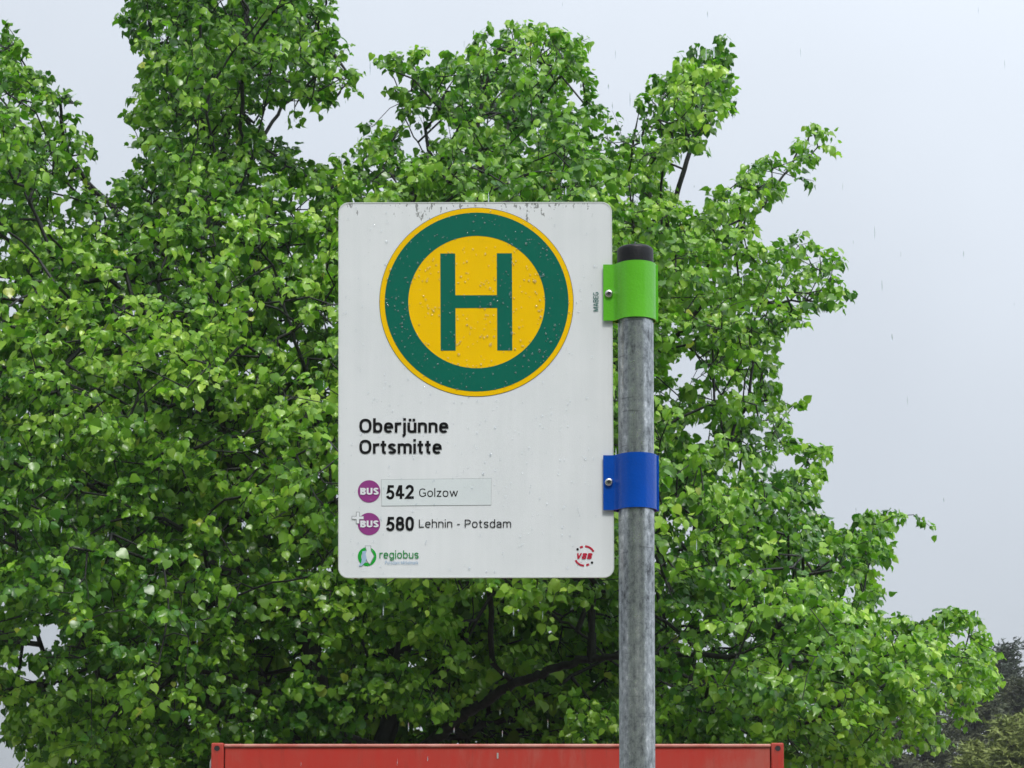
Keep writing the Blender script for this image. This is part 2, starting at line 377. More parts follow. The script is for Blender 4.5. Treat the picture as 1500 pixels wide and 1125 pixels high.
# folded aluminium rim standing half a millimetre proud
rr2 = round_rect([(497.3, 298.1), (894.8, 297.3), (898.3, 844.7), (496.9, 845.3)], 14.0)
rim_v = [P(x, y, 0.0006) for x, y in rr] + [P(x, y, 0.0006) for x, y in rr2] + [P(x, y, -0.0005) for x, y in rr] + [P(x, y, -0.0005) for x, y in rr2]
n = len(rr); rim_f = []
for i in range(n):
    j = (i + 1) % n; rim_f += [(i, j, n + j, n + i), (n + i, n + j, 3 * n + j, 3 * n + i), (i, 2 * n + i, 2 * n + j, j)]
rim = mesh_obj('plate_rim', rim_v, rim_f, M['edge'], plate, origin=pc)

def ell(cx, cy, rx, ry, n=96, a0=0, a1=2 * PI, rev=False):
    k = n if abs(a1 - a0 - 2 * PI) < 1e-6 else n + 1
    return [(cx + rx * math.cos(a0 + (a1 - a0) * i / n), cy - ry * math.sin(a0 + (a1 - a0) * i / n)) for i in range(k)]
def ringshape(name, cx, cy, rx, ry, rx2, ry2, m, parent, off, n=96, a0=0, a1=2 * PI):
    A = ell(cx, cy, rx, ry, n, a0, a1); B = ell(cx, cy, rx2, ry2, n, a0, a1); k = len(A); full = k == n
    fs = [(i, (i + 1) % k, k + (i + 1) % k, k + i) for i in range(k if full else k - 1)]
    return flat(name, A + B, m, parent, off, fs)
flat('roundel_outline', ell(697.9, 442.7, 142.4, 138.7), M['outline'], plate, 0.0003)
flat('yellow_disc', ell(697.9, 442.7, 141.6, 137.9), M['yellow'], plate, 0.0006)
ringshape('green_ring', 698.2, 442.6, 134.6, 131.0, 100.1, 96.9, M['green'], plate, 0.0009)
H = [(645, 371.5), (666.8, 371.5), (667.1, 432.7), (727.9, 432.5), (727.8, 371.2), (749.9, 371.2), (750.5, 513.6), (728.4, 513.6), (728.2, 451.3), (667.2, 451.5), (667.5, 513.8), (645.6, 513.8)]
flat('letter_h', H, M['green'], plate, 0.0009, [(0, 1, 2, 9, 10, 11), (2, 3, 8, 9), (3, 4, 5, 6, 7, 8)])

# stroke lettering: every glyph is a set of centre lines, cap height 1, x-height .74
XH = .74
def arc(cx, cy, rx, ry, a0, a1, n=None, e=2.5):
    n = n or max(6, int(abs(a1 - a0) / 9)); out = []
    for i in range(n + 1):
        a = math.radians(a0 + (a1 - a0) * i / n); c, s_ = math.cos(a), math.sin(a)
        out.append((cx + rx * math.copysign(abs(c) ** (2 / e), c), cy + ry * math.copysign(abs(s_) ** (2 / e), s_)))
    return out
def glyph(ch, w):
    """returns advance width and strokes (lists of points); h = half stroke"""
    h = w / 2; b = 0.02
    def bowl(x0, x1, y0, y1, a0=0, a1=360): return arc((x0 + x1) / 2, (y0 + y1) / 2, (x1 - x0) / 2, (y1 - y0) / 2, a0, a1)
    if ch == ' ': return .26, []
    if ch == '-': return .36, [[(.02, .40), (.34, .40)]]
    if ch == 'O': return .84, [bowl(h, .84 - h, h - b, 1 - h + b)]
    if ch == 'o': return .66, [bowl(h, .66 - h, h - b, XH - h + b)]
    if ch == '0': return .62, [bowl(h, .62 - h, h - b, 1 - h + b)]
    if ch in 'bdpg':
        W_ = .64; t = bowl(h + .0, W_ - h, h - b, XH - h + b)
        if ch == 'b': return W_, [[(h, 0), (h, 1.06)], t]
        if ch == 'p': return W_, [[(h, -.28), (h, XH)], t]
        if ch == 'd': return W_, [[(W_ - h, 0), (W_ - h, 1.06)], t]
        return W_, [[(W_ - h, XH), (W_ - h, 0)] + arc(W_ / 2, -.02, W_ / 2 - h, .20, 0, -155), t]
    if ch == 'e': return .64, [[(h, .39), (.64 - h, .39)] + arc(.32, XH / 2, .32 - h, XH / 2 - h + b, 8, 315)]
    if ch == 'a': return .62, [arc(.30, XH - .24, .30 - h, .24 - h + b, 165, 0) + [(.60 - h, .2), (.60 - h, 0)], arc(.30, .215, .30 - h, .215 - h + b, 80, 330, e=2.0), [(.26, .44), (.58 - h, .44)]]
    if ch in 'nh': return .62, [[(h, 0), (h, 1.06 if ch == 'h' else XH)], arc(.31, XH - .26, .31 - h, .26 - h + b, 175, 0) + [(.62 - h, .3), (.62 - h, 0)]]
    if ch == 'm': return .98, [[(h, 0), (h, XH)], arc((h + .49) / 2, XH - .25, (.49 - h) / 2, .25 - h + b, 175, 0) + [(.49, .3), (.49, 0)], arc((.98 - h + .49) / 2, XH - .25, (.49 - h) / 2, .25 - h + b, 175, 0) + [(.98 - h, .3), (.98 - h, 0)]]
    if ch in 'uü':
        st_ = [[(h, XH), (h, .3)] + arc(.31, .26, .31 - h, .26 - h + b, 180, 355), [(.62 - h, XH), (.62 - h, 0)]]
        if ch == 'ü': st_ += [[(.18 - h, .93), (.18 + h, .93)], [(.44 - h, .93), (.44 + h, .93)]]
        return .62, st_
    if ch == 'r': return .42, [[(h, 0), (h, XH)], arc(.40, XH - .27, .40 - h, .27 - h + b, 172, 84)]
    if ch == 'i': return w, [[(h, 0), (h, XH)], [(0, .98), (w, .98)]]
    if ch == 'j': return w + .06, [[(.06 + h, XH), (.06 + h, -.06)] + arc(-.06, -.07, .12 + h, .17, 0, -75), [(.06, .98), (.06 + w, .98)]]
    if ch == 'l': return w, [[(h, 0), (h, 1.06)]]
    if ch == 't': return .42, [[(.10 + h, .94), (.10 + h, .26)] + arc(.34, .20, .24 - h, .20 - h + b, 180, 280), [(0, XH - h), (.40, XH - h)]]
    if ch in 's': return .57, [arc(.285, XH - .20, .285 - h, .20 - h + b, 15, 235, e=2) + [(.29, .375)] + arc(.285, .195, .285 - h, .195 - h + b, 60, -165, e=2)]
    if ch == 'S': return .70, [arc(.35, .745, .35 - h, .255 - h + b, 12, 240, e=2) + [(.37, .50)] + arc(.35, .255, .35 - h, .255 - h + b, 62, -168, e=2)]
    if ch == 'z': return .56, [[(.02, XH - h), (.53 - h * .8, XH - h), (.04 + h * .8, h), (.56, h)]]
    if ch == 'w': return .96, [[(h * .8, XH), (.27, .02)], [(.27, .02), (.48, XH - .02)], [(.48, XH - .02), (.69, .02)], [(.69, .02), (.96 - h * .8, XH)]]
    if ch == '5': return .62, [[(.58, 1 - h), (.12 + h, 1 - h), (.07 + h, .52)] + arc(.30, .30, .32 - h, .33 - h + b, 130, -160, e=2.1)]
    if ch == '4': return .66, [[(.50 - h, 0), (.50 - h, 1)], [(.43 - h, .97), (.07, .32 - h * .2), ], [(.03, .29), (.66, .29)]]
    if ch == '2': return .62, [arc(.31, .70, .31 - h, .30 - h + b, 175, -35, e=2.1) + [(.10, h), (.62, h)]]
    if ch == '8': return .62, [bowl(.03 + h, .59 - h, .52 - h * .3, 1 - h + b), bowl(h, .62 - h, h - b, .52 + h * .4)]
    if ch == 'B': return .72, [[(h, 0), (h, 1)], [(h, 1 - h), (.38, 1 - h)] + arc(.38, .745, .28 - h * .4, .255 - h, 85, -90, e=2.1) + [(h, .49)], [(.38, .49)] + arc(.38, .26, .34 - h, .25 - h * .6, 85, -90, e=2.1) + [(h, h)]]
    if ch == 'U': return .76, [[(h, 1), (h, .34)] + arc(.38, .32, .38 - h, .32 - h + b, 180, 360) + [(.76 - h, .34), (.76 - h, 1)]]
    if ch == 'V': return .80, [[(h * .9, 1), (.40, .03)], [(.40, .03), (.80 - h * .9, 1)]]
    if ch == 'L': return .60, [[(h, 1), (h, h)], [(0, h), (.60, h)]]
    if ch == 'P': return .72, [[(h, 0), (h, 1)], [(h, 1 - h), (.38, 1 - h)] + arc(.38, .70, .34 - h, .30 - h, 85, -90, e=2.1) + [(h, .40)]]
    if ch == 'G': return .80, [arc(.41, .5, .41 - h, .5 - h + b, 42, 318) + [(.80 - h, .16), (.80 - h, .46)], [(.80, .46), (.44, .46)]]
    if ch == 'M': return .98, [[(h, 0), (h, 1)], [(h, .98), (.49, .08)], [(.49, .08), (.98 - h, .98)], [(.98 - h, 1), (.98 - h, 0)]]
    if ch == 'A': return .84, [[(h * .9, 0), (.42, .98)], [(.42, .98), (.84 - h * .9, 0)], [(.18, .28), (.66, .28)]]
    if ch == 'E': return .62, [[(h, 0), (h, 1)], [(h, 1 - h), (.60, 1 - h)], [(h, .5), (.55, .5)], [(h, h), (.62, h)]]
    if ch == 'k': return .60, [[(h, 0), (h, 1.06)], [(h, .26), (.52, XH)], [(.2, .42), (.56, 0)]]
    if ch == 'I': return w, [[(h, 0), (h, 1)]]
    raise KeyError(ch)
def text(name, s, x0, x1, ycap, ybase, m, off=0.0009, w=0.13, shear=0.0, gap=0.115, rot=False, parent=None):
    Vx = []; Fx = []; lay = []; x = 0; g_ = 0
    for ch in s:
        adv, st_ = glyph(ch, w)
        for pl in st_:
            q = [pl[0]]
            for p in pl[1:]:
                if math.hypot(p[0] - q[-1][0], p[1] - q[-1][1]) > 1e-3: q.append(p)
            closed = len(q) > 4 and math.hypot(q[0][0] - q[-1][0], q[0][1] - q[-1][1]) < 2e-3
            if closed: q = q[:-1]
            n = len(q); b0 = len(Vx)
            for i in range(n):
                a = q[i - 1] if (i or closed) else q[0]; c = q[(i + 1) % n] if (i < n - 1 or closed) else q[-1]
                d1 = np.array(q[i]) - np.array(a); d2 = np.array(c) - np.array(q[i])
                d1 = d1 / (np.linalg.norm(d1) or 1); d2 = d2 / (np.linalg.norm(d2) or 1)
                t = d1 + d2; t = t / (np.linalg.norm(t) or 1); nr_ = np.array([-t[1], t[0]])
                k = max(0.45, float(np.dot(nr_, [-d2[1], d2[0]])) if np.linalg.norm(d2) else float(np.dot(nr_, [-d1[1], d1[0]])))
                for sg in (-1, 1): pt = np.array(q[i]) + nr_ * sg * (w / 2) / k; Vx.append((x + pt[0], pt[1])); lay.append(g_)
            for i in range(n if closed else n - 1):
                j = (i + 1) % n; Fx.append((b0 + 2 * i, b0 + 2 * j, b0 + 2 * j + 1, b0 + 2 * i + 1))
            g_ = (g_ + 1) % 7
        x += adv + gap
    a = np.array(Vx); a[:, 0] += shear * a[:, 1]; lay = np.array(lay)
    u = (a[:, 0] - a[:, 0].min()) / (a[:, 0].max() - a[:, 0].min()); v_ = a[:, 1]
    if not rot: px = x0 + u * (x1 - x0); py = ybase + v_ * (ycap - ybase)
    else: py = x0 + u * (x1 - x0); px = ybase + v_ * (ycap - ybase)     # reads bottom to top
    Wd = W(px, py, np.full(len(px), D)); Wd[:, 1] -= off + lay * 0.00004
    o = mesh_obj(name, [tuple(p) for p in Wd], Fx, m, parent or plate, origin=tuple(Wd.mean(0))); fix_normals(o); return o
text('lettering', 'Oberjünne', 526.4, 657.0, 614.0, 633.8, M['black'], w=0.185, gap=.10)
text('lettering', 'Ortsmitte', 526.4, 647.2, 644.7, 664.6, M['black'], w=0.185, gap=.10)
def bus_badge(cy, plus):
    flat('badge_disc', ell(540.6, cy, 16.4, 16.3, 48), M['purple'], plate, 0.0006)
    if plus:
        a, b, w = 9.0, 8.8, 2.6; cx, c2 = 524.2, 758.6
        def cross(a, b, w): return [(cx - w, c2 - b), (cx + w, c2 - b), (cx + w, c2 - w), (cx + a, c2 - w), (cx + a, c2 + w), (cx + w, c2 + w), (cx + w, c2 + b), (cx - w, c2 + b), (cx - w, c2 + w), (cx - a, c2 + w), (cx - a, c2 - w), (cx - w, c2 - w)]
        fc = [(0, 1, 2, 11), (11, 2, 5, 8), (2, 3, 4, 5), (8, 5, 6, 7), (10, 11, 8, 9)]
        flat('plus_outline', cross(a, b, w), M['greyline'], plate, 0.0009, fc)
        flat('plus_mark', cross(a - .8, b - .8, w - .8), M['white'], plate, 0.0011, fc)
    text('lettering', 'BUS', 527.8, 554.8, cy - 4.9, cy + 4.9, M['white'], w=0.25, off=0.0013, gap=.10)
bus_badge(719.8, False); bus_badge(767.6, True)
st = [(558.2, 702.4), (720.0, 700.6), (719.6, 740.2), (559.0, 741.6)]
flat('route_sticker_edge', st, M['greyline'], plate, 0.0003)
flat('route_sticker', [(558.6, 702.8), (719.7, 701.0), (719.3, 739.7), (559.4, 741.0)], M['sticker'], plate, 0.0006)
text('lettering', '542', 565.6, 606.2, 710.8, 730.8, M['black'], w=0.19, gap=.085)
text('lettering', 'Golzow', 614.0, 670.9, 715.9, 727.7, M['black'], w=0.115, gap=.15)
text('lettering', '580', 565.6, 606.4, 757.2, 777.1, M['black'], w=0.19, gap=.085)
text('lettering', 'Lehnin - Potsdam', 613.6, 748.8, 761.3, 772.9, M['black'], w=0.115, gap=.15)
# small green ring logo with a grey figure and a pale blue figure
ringshape('logo_ring', 537.8, 815.4, 13.6, 13.8, 8.6, 9.0, M['lime'], plate, 0.0006, 56)
flat('logo_figure_outline', [(534.4, 799.4), (543.6, 799.4), (543.9, 807), (548.6, 815), (542, 827.4), (537.5, 823), (534.4, 812), (536.6, 806.6)], M['greyline'], plate, 0.0009)
flat('logo_figure', [(535.2, 800.1), (542.9, 800.1), (543.1, 807.2), (547.4, 815), (541.7, 826), (538.3, 822.6), (535.4, 812), (537.3, 806.6)], M['sticker'], plate, 0.0011)
flat('logo_figure', [(530.8, 807.8), (536.8, 806.8), (535.6, 811.5), (537.3, 819), (535.2, 824), (529.8, 829.3), (525.4, 829.3), (529.4, 824), (530.4, 816)], M['pale'], plate, 0.0013)
text('lettering', 'regiobus', 555.8, 613.4, 806.9, 818.0, M['dgreen'], w=0.14, gap=.13)
text('lettering', 'Potsdam Mittelmark', 564.2, 612.8, 821.8, 826.8, M['pale'], w=0.13, gap=.13)
# red and black round logo
cx, cy = 856.3, 814.4
A = lambda d: math.radians(d)
ringshape('logo_arc', cx, cy, 16.0, 15.6, 13.2, 12.8, M['logored'], plate, 0.0006, 20, A(26), A(87))
ringshape('logo_arc', cx, cy, 16.0, 15.6, 13.2, 12.8, M['logored'], plate, 0.0006, 20, A(206), A(267))
ringshape('logo_dash', cx, cy, 15.6, 15.2, 12.6, 12.2, M['logored'], plate, 0.0006, 6, A(100), A(118))
ringshape('logo_dash', cx, cy, 15.6, 15.2, 12.6, 12.2, M['logored'], plate, 0.0006, 6, A(280), A(298))
flat('logo_dot', ell(846.1, 804.7, 1.8, 1.8, 20), M['black'], plate, 0.0006)
flat('logo_dot', ell(867.2, 824.2, 1.8, 1.8, 20), M['black'], plate, 0.0006)
text('lettering', 'VBB', 845.2, 868.0, 810.4, 818.7, M['logored'], w=0.25, shear=0.22, gap=.14)
text('lettering', 'MABEG', 456.2, 428.0, 869.0, 876.6, M['teal'], w=0.15, rot=True, gap=.14)
# rain beads on the plate's face: small lenses with a downhill tail
def beads(name, count, where, parent, seed, rmin=0.0008, rmax=0.0019, Z0=0.0012):
    r_ = random.Random(seed); v = []; f = []
    for _ in range(count):
        x, y = where(r_); r = r_.uniform(rmin, rmax) * (1.5 if r_.random() < 0.08 else 1); s = r_.choice((1.0, 1.0, 1.15, 1.35))
        c = P(x, y, Z0); b0 = len(v); v.append(c + Vector((0, -r * 0.75, 0)))
        for rr_, h in ((0.7, 0.5), (1.0, 0.0)):
            for k in range(8):
                a = 2 * PI * k / 8; v.append(c + Vector((r * rr_ * math.cos(a), -r * h, r * rr_ * math.sin(a) * s)))
        for k in range(8):
            j = (k + 1) % 8; f += [(b0, b0 + 1 + k, b0 + 1 + j), (b0 + 1 + k, b0 + 9 + k, b0 + 9 + j, b0 + 1 + j)]
    o = mesh_obj(name, v, f, M['bead'], parent, origin=pc, smooth=True, kind='stuff'); fix_normals(o)
def in_disc(r):
    a = r.uniform(0, 2 * PI); q = math.sqrt(r.random()); return 698 + 136 * q * math.cos(a), 442.7 + 132 * q * math.sin(a)
beads('water_beads', 340, in_disc, plate, 3)
beads('water_beads', 420, lambda r: (r.uniform(500, 876), r.uniform(302, 842)), plate, 4, 0.0006, 0.0013, 0.0015)

# drops clinging to the front of the tube
r_ = random.Random(9); v = []; f = []
for _ in range(150):
    t = r_.random() ** 0.8; c0 = pfoot + (ptop - pfoot) * (1 - t * 0.62); th_ = math.radians(r_.uniform(195, 345)); r = r_.uniform(0.0005, 0.0013); e_ = Vector((math.cos(th_), math.sin(th_), 0)); u_ = Vector((-math.sin(th_), math.cos(th_), 0))
    c = c0 + e_ * (R_P + 0.0001); b0 = len(v); v.append(c + e_ * r * 0.7)
    for rr_, h in ((0.7, 0.5), (1.0, 0.0)):
        for k in range(7): a = 2 * PI * k / 7; v.append(c + e_ * (r * h) + (u_ * math.cos(a) + Vector((0, 0, 1.2)) * math.sin(a)) * r * rr_)
    for k in range(7):
        j = (k + 1) % 7; f += [(b0, b0 + 1 + k, b0 + 1 + j), (b0 + 1 + k, b0 + 8 + k, b0 + 8 + j, b0 + 1 + j)]
mesh_obj('water_beads', v, f, M['bead'], pole, origin=base, smooth=True, kind='stuff')

# clamps: S-profile front shell + rear shell, button-head bolt
def clamp(y_top, y_bot, m, bolt_y, rear_dx, label):
    ctop = V(932, y_top, D); cbot = V(932, y_bot, D); z1, z0 = ctop.z, cbot.z
    cxp = V(932.4 if y_top > 600 else 931.4, (y_top + y_bot) / 2, D); X0 = V(883.5, (y_top + y_bot) / 2, D).x
    r = R_P + 0.0012; cyp = cxp.y; th = 0.0028
    pts = [(X0, D - 0.0035), (cxp.x - 0.0395, D - 0.0035)]
    for ux, uy in ((-.0370, -.0040), (-.0347, -.0055), (-.0325, -.0080), (-.0300, -.0116), (-.0275, -.0155), (-.0250, -.0190)):
        pts.append((cxp.x + ux, D + uy))                    # flare from the flat tab onto the tube
    for k in range(17):
        a = math.radians(226 + (350 - 226) * k / 16); pts.append((cxp.x + r * math.cos(a) * 1.02, cyp + r * math.sin(a)))
    pts.append((cxp.x + r + 0.0022, cyp - 0.0015)); pts.append((cxp.x + r + 0.0062, cyp - 0.0015))
    pts = [pts[0]] + pts[1:]
    # offset to the outside (towards the camera side) for thickness
    out = []
    for i, (x, y) in enumerate(pts):
        a = np.array(pts[max(i - 1, 0)]); b = np.array(pts[min(i + 1, len(pts) - 1)]); t = (b - a) / (np.linalg.norm(b - a) + 1e-9)
        out.append((x + t[1] * th, y - t[0] * th))
    bm = bmesh.new(); k = len(pts)
    L4 = []
    for (pp, z) in ((pts, z0), (out, z0), (out, z1), (pts, z1)): L4.append([bm.verts.new((x, y, z)) for x, y in pp])
    for i in range(k - 1):
        for a in range(4): b = (a + 1) % 4; bm.faces.new((L4[a][i], L4[a][i + 1], L4[b][i + 1], L4[b][i]))
    bm.faces.new([L4[a][0] for a in range(4)]); bm.faces.new([L4[a][-1] for a in (3, 2, 1, 0)])
    bmesh.ops.recalc_face_normals(bm, faces=bm.faces)
    ob = bm_obj('clamp', bm, m, stop, (cxp.x, cyp, z0), smooth=True); sharp(ob, 30); tag(ob, label)
    # rear shell
    back = [(X0 + 0.001, D + 0.0035), (cxp.x - 0.036, D + 0.0035)]
    for q in range(15):
        a = math.radians(160 - 150 * q / 14); back.append((cxp.x + r * math.cos(a), cyp + r * math.sin(a)))
    back.append((cxp.x + r + 0.0012, cyp + 0.002)); back.append((cxp.x + r + 0.0058 + rear_dx, cyp + 0.002))
    bm = bmesh.new(); o2 = []
    for i, (x, y) in enumerate(back):
        a = np.array(back[max(i - 1, 0)]); b = np.array(back[min(i + 1, len(back) - 1)]); t = (b - a) / (np.linalg.norm(b - a) + 1e-9)
        o2.append((x - t[1] * th, y + t[0] * th))
    L4 = []
    for (pp, z) in ((back, z0), (o2, z0), (o2, z1), (back, z1)): L4.append([bm.verts.new((x, y, z - 0.0006)) for x, y in pp])
    for i in range(len(back) - 1):
        for a in range(4): b = (a + 1) % 4; bm.faces.new((L4[a][i], L4[a][i + 1], L4[b][i + 1], L4[b][i]))
    bm.faces.new([L4[a][0] for a in range(4)]); bm.faces.new([L4[a][-1] for a in (3, 2, 1, 0)])
    bmesh.ops.recalc_face_normals(bm, faces=bm.faces)
    rb = bm_obj('clamp_rear_half', bm, m, ob, (cxp.x, cyp, z0), smooth=True); sharp(rb, 30)
    # bolt
    c = V(892.0, bolt_y, D - 0.0064); pr = [(0.0070, 0), (0.0070, 0.0022), (0.0062, 0.0036), (0.0046, 0.0044), (0.0030, 0.0046)]
    v = []; f = []
    for rr_, h in pr:
        for q in range(24): a = 2 * PI * q / 24; v.append(c + Vector((rr_ * math.cos(a), -h, rr_ * math.sin(a))))
    for i in range(len(pr) - 1):
        for q in range(24): a, b = i * 24 + q, i * 24 + (q + 1) % 24; f.append((a, b, b + 24, a + 24))
    bo = mesh_obj('bolt', v, f, M['steel'], ob, origin=c, smooth=True)
    b2 = bmesh.new(); b2.from_mesh(bo.data); bmesh.ops.recalc_face_normals(b2, faces=b2.faces); b2.to_mesh(bo.data); b2.free()
    sharp(bo, 50)
    v = [c + Vector((0.0031 * math.cos(A(60 * q)), -0.0040, 0.0031 * math.sin(A(60 * q)))) for q in range(6)] + [c + Vector((0.0031 * math.cos(A(60 * q)), -0.0012, 0.0031 * math.sin(A(60 * q)))) for q in range(6)]
    mesh_obj('bolt_socket', v, [tuple(range(6)), ] + [(q, (q + 1) % 6, 6 + (q + 1) % 6, 6 + q) for q in range(6)], M['dark'], ob, origin=c)  # dark colour stands in for the shade inside the socket
    return ob
clamp(389, 471, M['clampg'], 430.5, 0.0006, 'glossy green pole clamp near the top of the sign')
clamp(668, 748, M['clampb'], 706.5, 0.0006, 'glossy blue pole clamp near the foot of the sign')

# ------------------------------------------------------------------ red container
YC = 10.55
tl = V(309.5, 1089.6, YC); trp = V(1148.0, 1088.8, YC)
M['roofdull'] = mat('dull_dirty_roof_sheet', (0.07, 0.07, 0.05), 0.8); vary(M['roofdull'], (0.05, 0.055, 0.035), (0.10, 0.075, 0.055), 6)  # unseen roof, dulled to keep red bounce off the leaves above
X0, X1, ZT = tl.x, trp.x, tl.z; YB = YC + 2.25
cont = empty('steel_container', ((X0 + X1) / 2, (YC + YB) / 2, 0), 'red painted steel container standing below the linden tree', 'container')
pw = 0.054
for xa, xb in ((X0, X0 + pw), (X1 - pw, X1)):
    po = box('corner_post', xa, xb, YC - 0.006, YC + 0.08, 0.12, ZT + 0.004, M['red'], cont, bevel=0.006)
    hc = Vector(((xa + xb) / 2 - (0.002 if xa < 0 else -0.001), YC - 0.0075, ZT - 0.020)); hv = [hc + Vector((0.0125 * math.cos(2 * PI * k / 20), 0, 0.0118 * math.sin(2 * PI * k / 20))) for k in range(20)]
    hv2 = [p + Vector((0, 0.006, 0)) for p in hv]
    # a short sleeve and a flat disc painted dark as the shaded bore
    hv0 = [hc + Vector((0.0145 * math.cos(2 * PI * k / 20), -0.001, 0.0138 * math.sin(2 * PI * k / 20))) for k in range(20)]
    o = mesh_obj('post_hole', hv, [tuple(range(19, -1, -1))], M['dark'], po, origin=hc)
    o = mesh_obj('hole_sleeve', hv0 + [p + Vector((0, -0.001, 0)) for p in hv], [(k, (k + 1) % 20, 20 + (k + 1) % 20, 20 + k) for k in range(20)], M['red'], po, origin=hc, smooth=True)
XA, XB = X0 + pw + 0.004, X1 - pw - 0.004
box('header_panel', XA, XB, YC, YC + 0.05, ZT - 0.40, ZT - 0.016, M['red'], cont, bevel=0.003)
mm = M['redrail'] = mat('worn_rail_paint', (0.55, 0.17, 0.13), 0.45); vary(mm, (0.50, 0.12, 0.09), (0.62, 0.27, 0.22), 9, mapping=(1, 1, 1))
box('top_rail', XA - 0.003, XB + 0.003, YC - 0.008, YC + 0.07, ZT - 0.015, ZT - 0.001, mm, cont, bevel=0.005)
# two doors with lock rods below the frame of the photo
xm = (X0 + X1) / 2
for a, b in ((XA, xm - 0.004), (xm + 0.004, XB)):
    dr = box('door', a, b, YC + 0.004, YC + 0.045, 0.2, ZT - 0.405, M['red'], cont, bevel=0.004)
    for q in (0.3, 0.7):
        x = a + (b - a) * q; vv, fc = tube([(x, YC - 0.02, 0.25), (x, YC - 0.02, ZT - 0.45)], [0.014, 0.014], 10)
        mesh_obj('lock_rod', vv, fc, M['steel'], dr, origin=(x, YC, 0.25), smooth=True)
box('sill', XA, XB, YC, YC + 0.08, 0.12, 0.198, M['red'], cont, bevel=0.004)
# corrugated sides and back, roof
def corr(x, side):
    ys = []; y = YC + 0.081; k = 0
    while y < YB: ys.append((y, 0.0 if k % 4 in (0, 1) else 0.03)); y += 0.05 if k % 2 == 0 else 0.03; k += 1
    v = [(x + side * d, yy, z) for yy, d in ys for z in (0.14, ZT - 0.015)]
    f = [(2 * i, 2 * i + 2, 2 * i + 3, 2 * i + 1) for i in range(len(ys) - 1)]
    return mesh_obj('side_wall', v, f, M['red'], cont, origin=(x, YC, 0.14))
corr(X0 + 0.012, 1); corr(X1 - 0.012, -1)
box('back_wall', X0, X1, YB, YB + 0.04, 0.12, ZT - 0.014, M['red'], cont, bevel=0.004)
box('roof', X0 + 0.008, X1 - 0.008, YC + 0.072, YB - 0.002, ZT - 0.012, ZT - 0.003, M['roofdull'], cont)
box('floor_frame', X0, X1, YC + 0.082, YB - 0.002, 0.0, 0.118, M['dark'], cont)
# grey tarpaulin strap hanging at the left edge
sv, sf = tube([(X0 - 0.002, YC + 0.12, ZT - 0.02), (X0 - 0.010, YC + 0.10, ZT - 0.07), (X0 - 0.014, YC + 0.09, ZT - 0.2), (X0 - 0.012, YC + 0.09, ZT - 0.6)], [0.004, 0.008, 0.009, 0.009], 8)
mesh_obj('strap', sv, sf, M['strap'], cont, origin=(X0, YC + 0.1, ZT - 0.6), smooth=True)
# a pale bracket tab on the header
tb = V(729, 1107, YC - 0.002); box('label_tab', tb.x - 0.0035, tb.x + 0.0035, YC - 0.004, YC - 0.0005, tb.z - 0.012, tb.z + 0.012, M['strap'], cont)

# ------------------------------------------------------------------ linden tree
POLY = np.array([(-60, 40), (8, 30), (42, 58), (50, 95), (75, 110), (95, 130), (118, 138), (130, 155), (124, 180), (145, 192), (147, 216), (146, 245),
 (138, 268), (165, 284), (185, 252), (200, 236), (195, 205), (204, 192), (180, 192), (164, 170), (166, 155), (188, 146), (202, 122), (196, 104), (172, 100), (176, 84), (196, 66), (181, 44), (192, 18), (193, -12),
 (180, -70), (240, -170), (370, -220), (500, -150), (515, -60), (505, -5), (494, 12), (503, 38), (492, 56), (525, 56), (526, 68), (512, 88), (530, 104), (532, 120), (522, 142), (500, 164), (486, 168), (470, 190), (440, 178), (434, 194), (417, 186), (412, 172), (392, 178), (386, 188), (392, 200), (406, 199), (430, 206),
 (452, 232), (474, 242), (488, 233), (513, 231), (516, 210), (545, 203), (558, 194), (516, 193), (515, 178), (550, 178), (578, 165), (580, 150), (567, 146), (570, 126), (556, 125), (545, 110), (550, 80), (575, 75), (598, 76), (600, 56), (616, 52), (620, 90), (640, 66), (670, 63), (690, 46), (720, 36), (736, 23), (760, 22), (790, 34), (820, 40), (856, 55), (858, 75), (852, 92), (868, 110),
 (872, 136), (895, 150), (916, 145), (936, 130), (955, 115), (966, 100), (985, 76), (1015, 65), (1034, 70), (1040, 50), (1056, 48), (1080, 65), (1072, 100), (1085, 150), (1070, 162), (1066, 186), (1054, 186), (1036, 200), (1030, 222), (1010, 231), (995, 245), (976, 262), (1000, 275), (1040, 270), (1046, 258), (1075, 250), (1095, 230), (1120, 222), (1143, 236), (1150, 215), (1165, 205), (1170, 180), (1190, 168), (1215, 175), (1213, 215), (1210, 250), (1176, 251), (1165, 280), (1135, 298), (1124, 325), (1106, 312), (1108, 352), (1145, 345), (1175, 340), (1196, 350), (1232, 370), (1234, 388), (1222, 397), (1230, 420), (1250, 436), (1244, 450), (1195, 460), (1166, 478), (1183, 490), (1170, 497), (1140, 498), (1142, 530), (1130, 555), (1150, 575), (1158, 595), (1150, 615), (1172, 635), (1180, 624), (1215, 656), (1205, 685), (1190, 710), (1200, 735), (1216, 757), (1235, 765), (1245, 740), (1280, 740), (1310, 735), (1362, 743), (1340, 767), (1314, 764), (1300, 800), (1300, 820), (1276, 845), (1310, 865), (1312, 880), (1290, 882), (1280, 902), (1320, 890), (1360, 885), (1410, 885), (1438, 906), (1438, 922), (1464, 942), (1440, 962), (1465, 1000), (1440, 1012), (1426, 1040), (1412, 1062), (1398, 1062), (1390, 1040), (1370, 1042), (1376, 1075), (1380, 1096), (1360, 1110), (1330, 1095), (1290, 1112), (1250, 1150), (1150, 1190), (900, 1180), (600, 1200), (300, 1230), (120, 1200), (50, 1130), (20, 1100), (0, 1072), (-60, 1040), (-250, 1000), (-420, 700), (-400, 300), (-250, 80)], float)
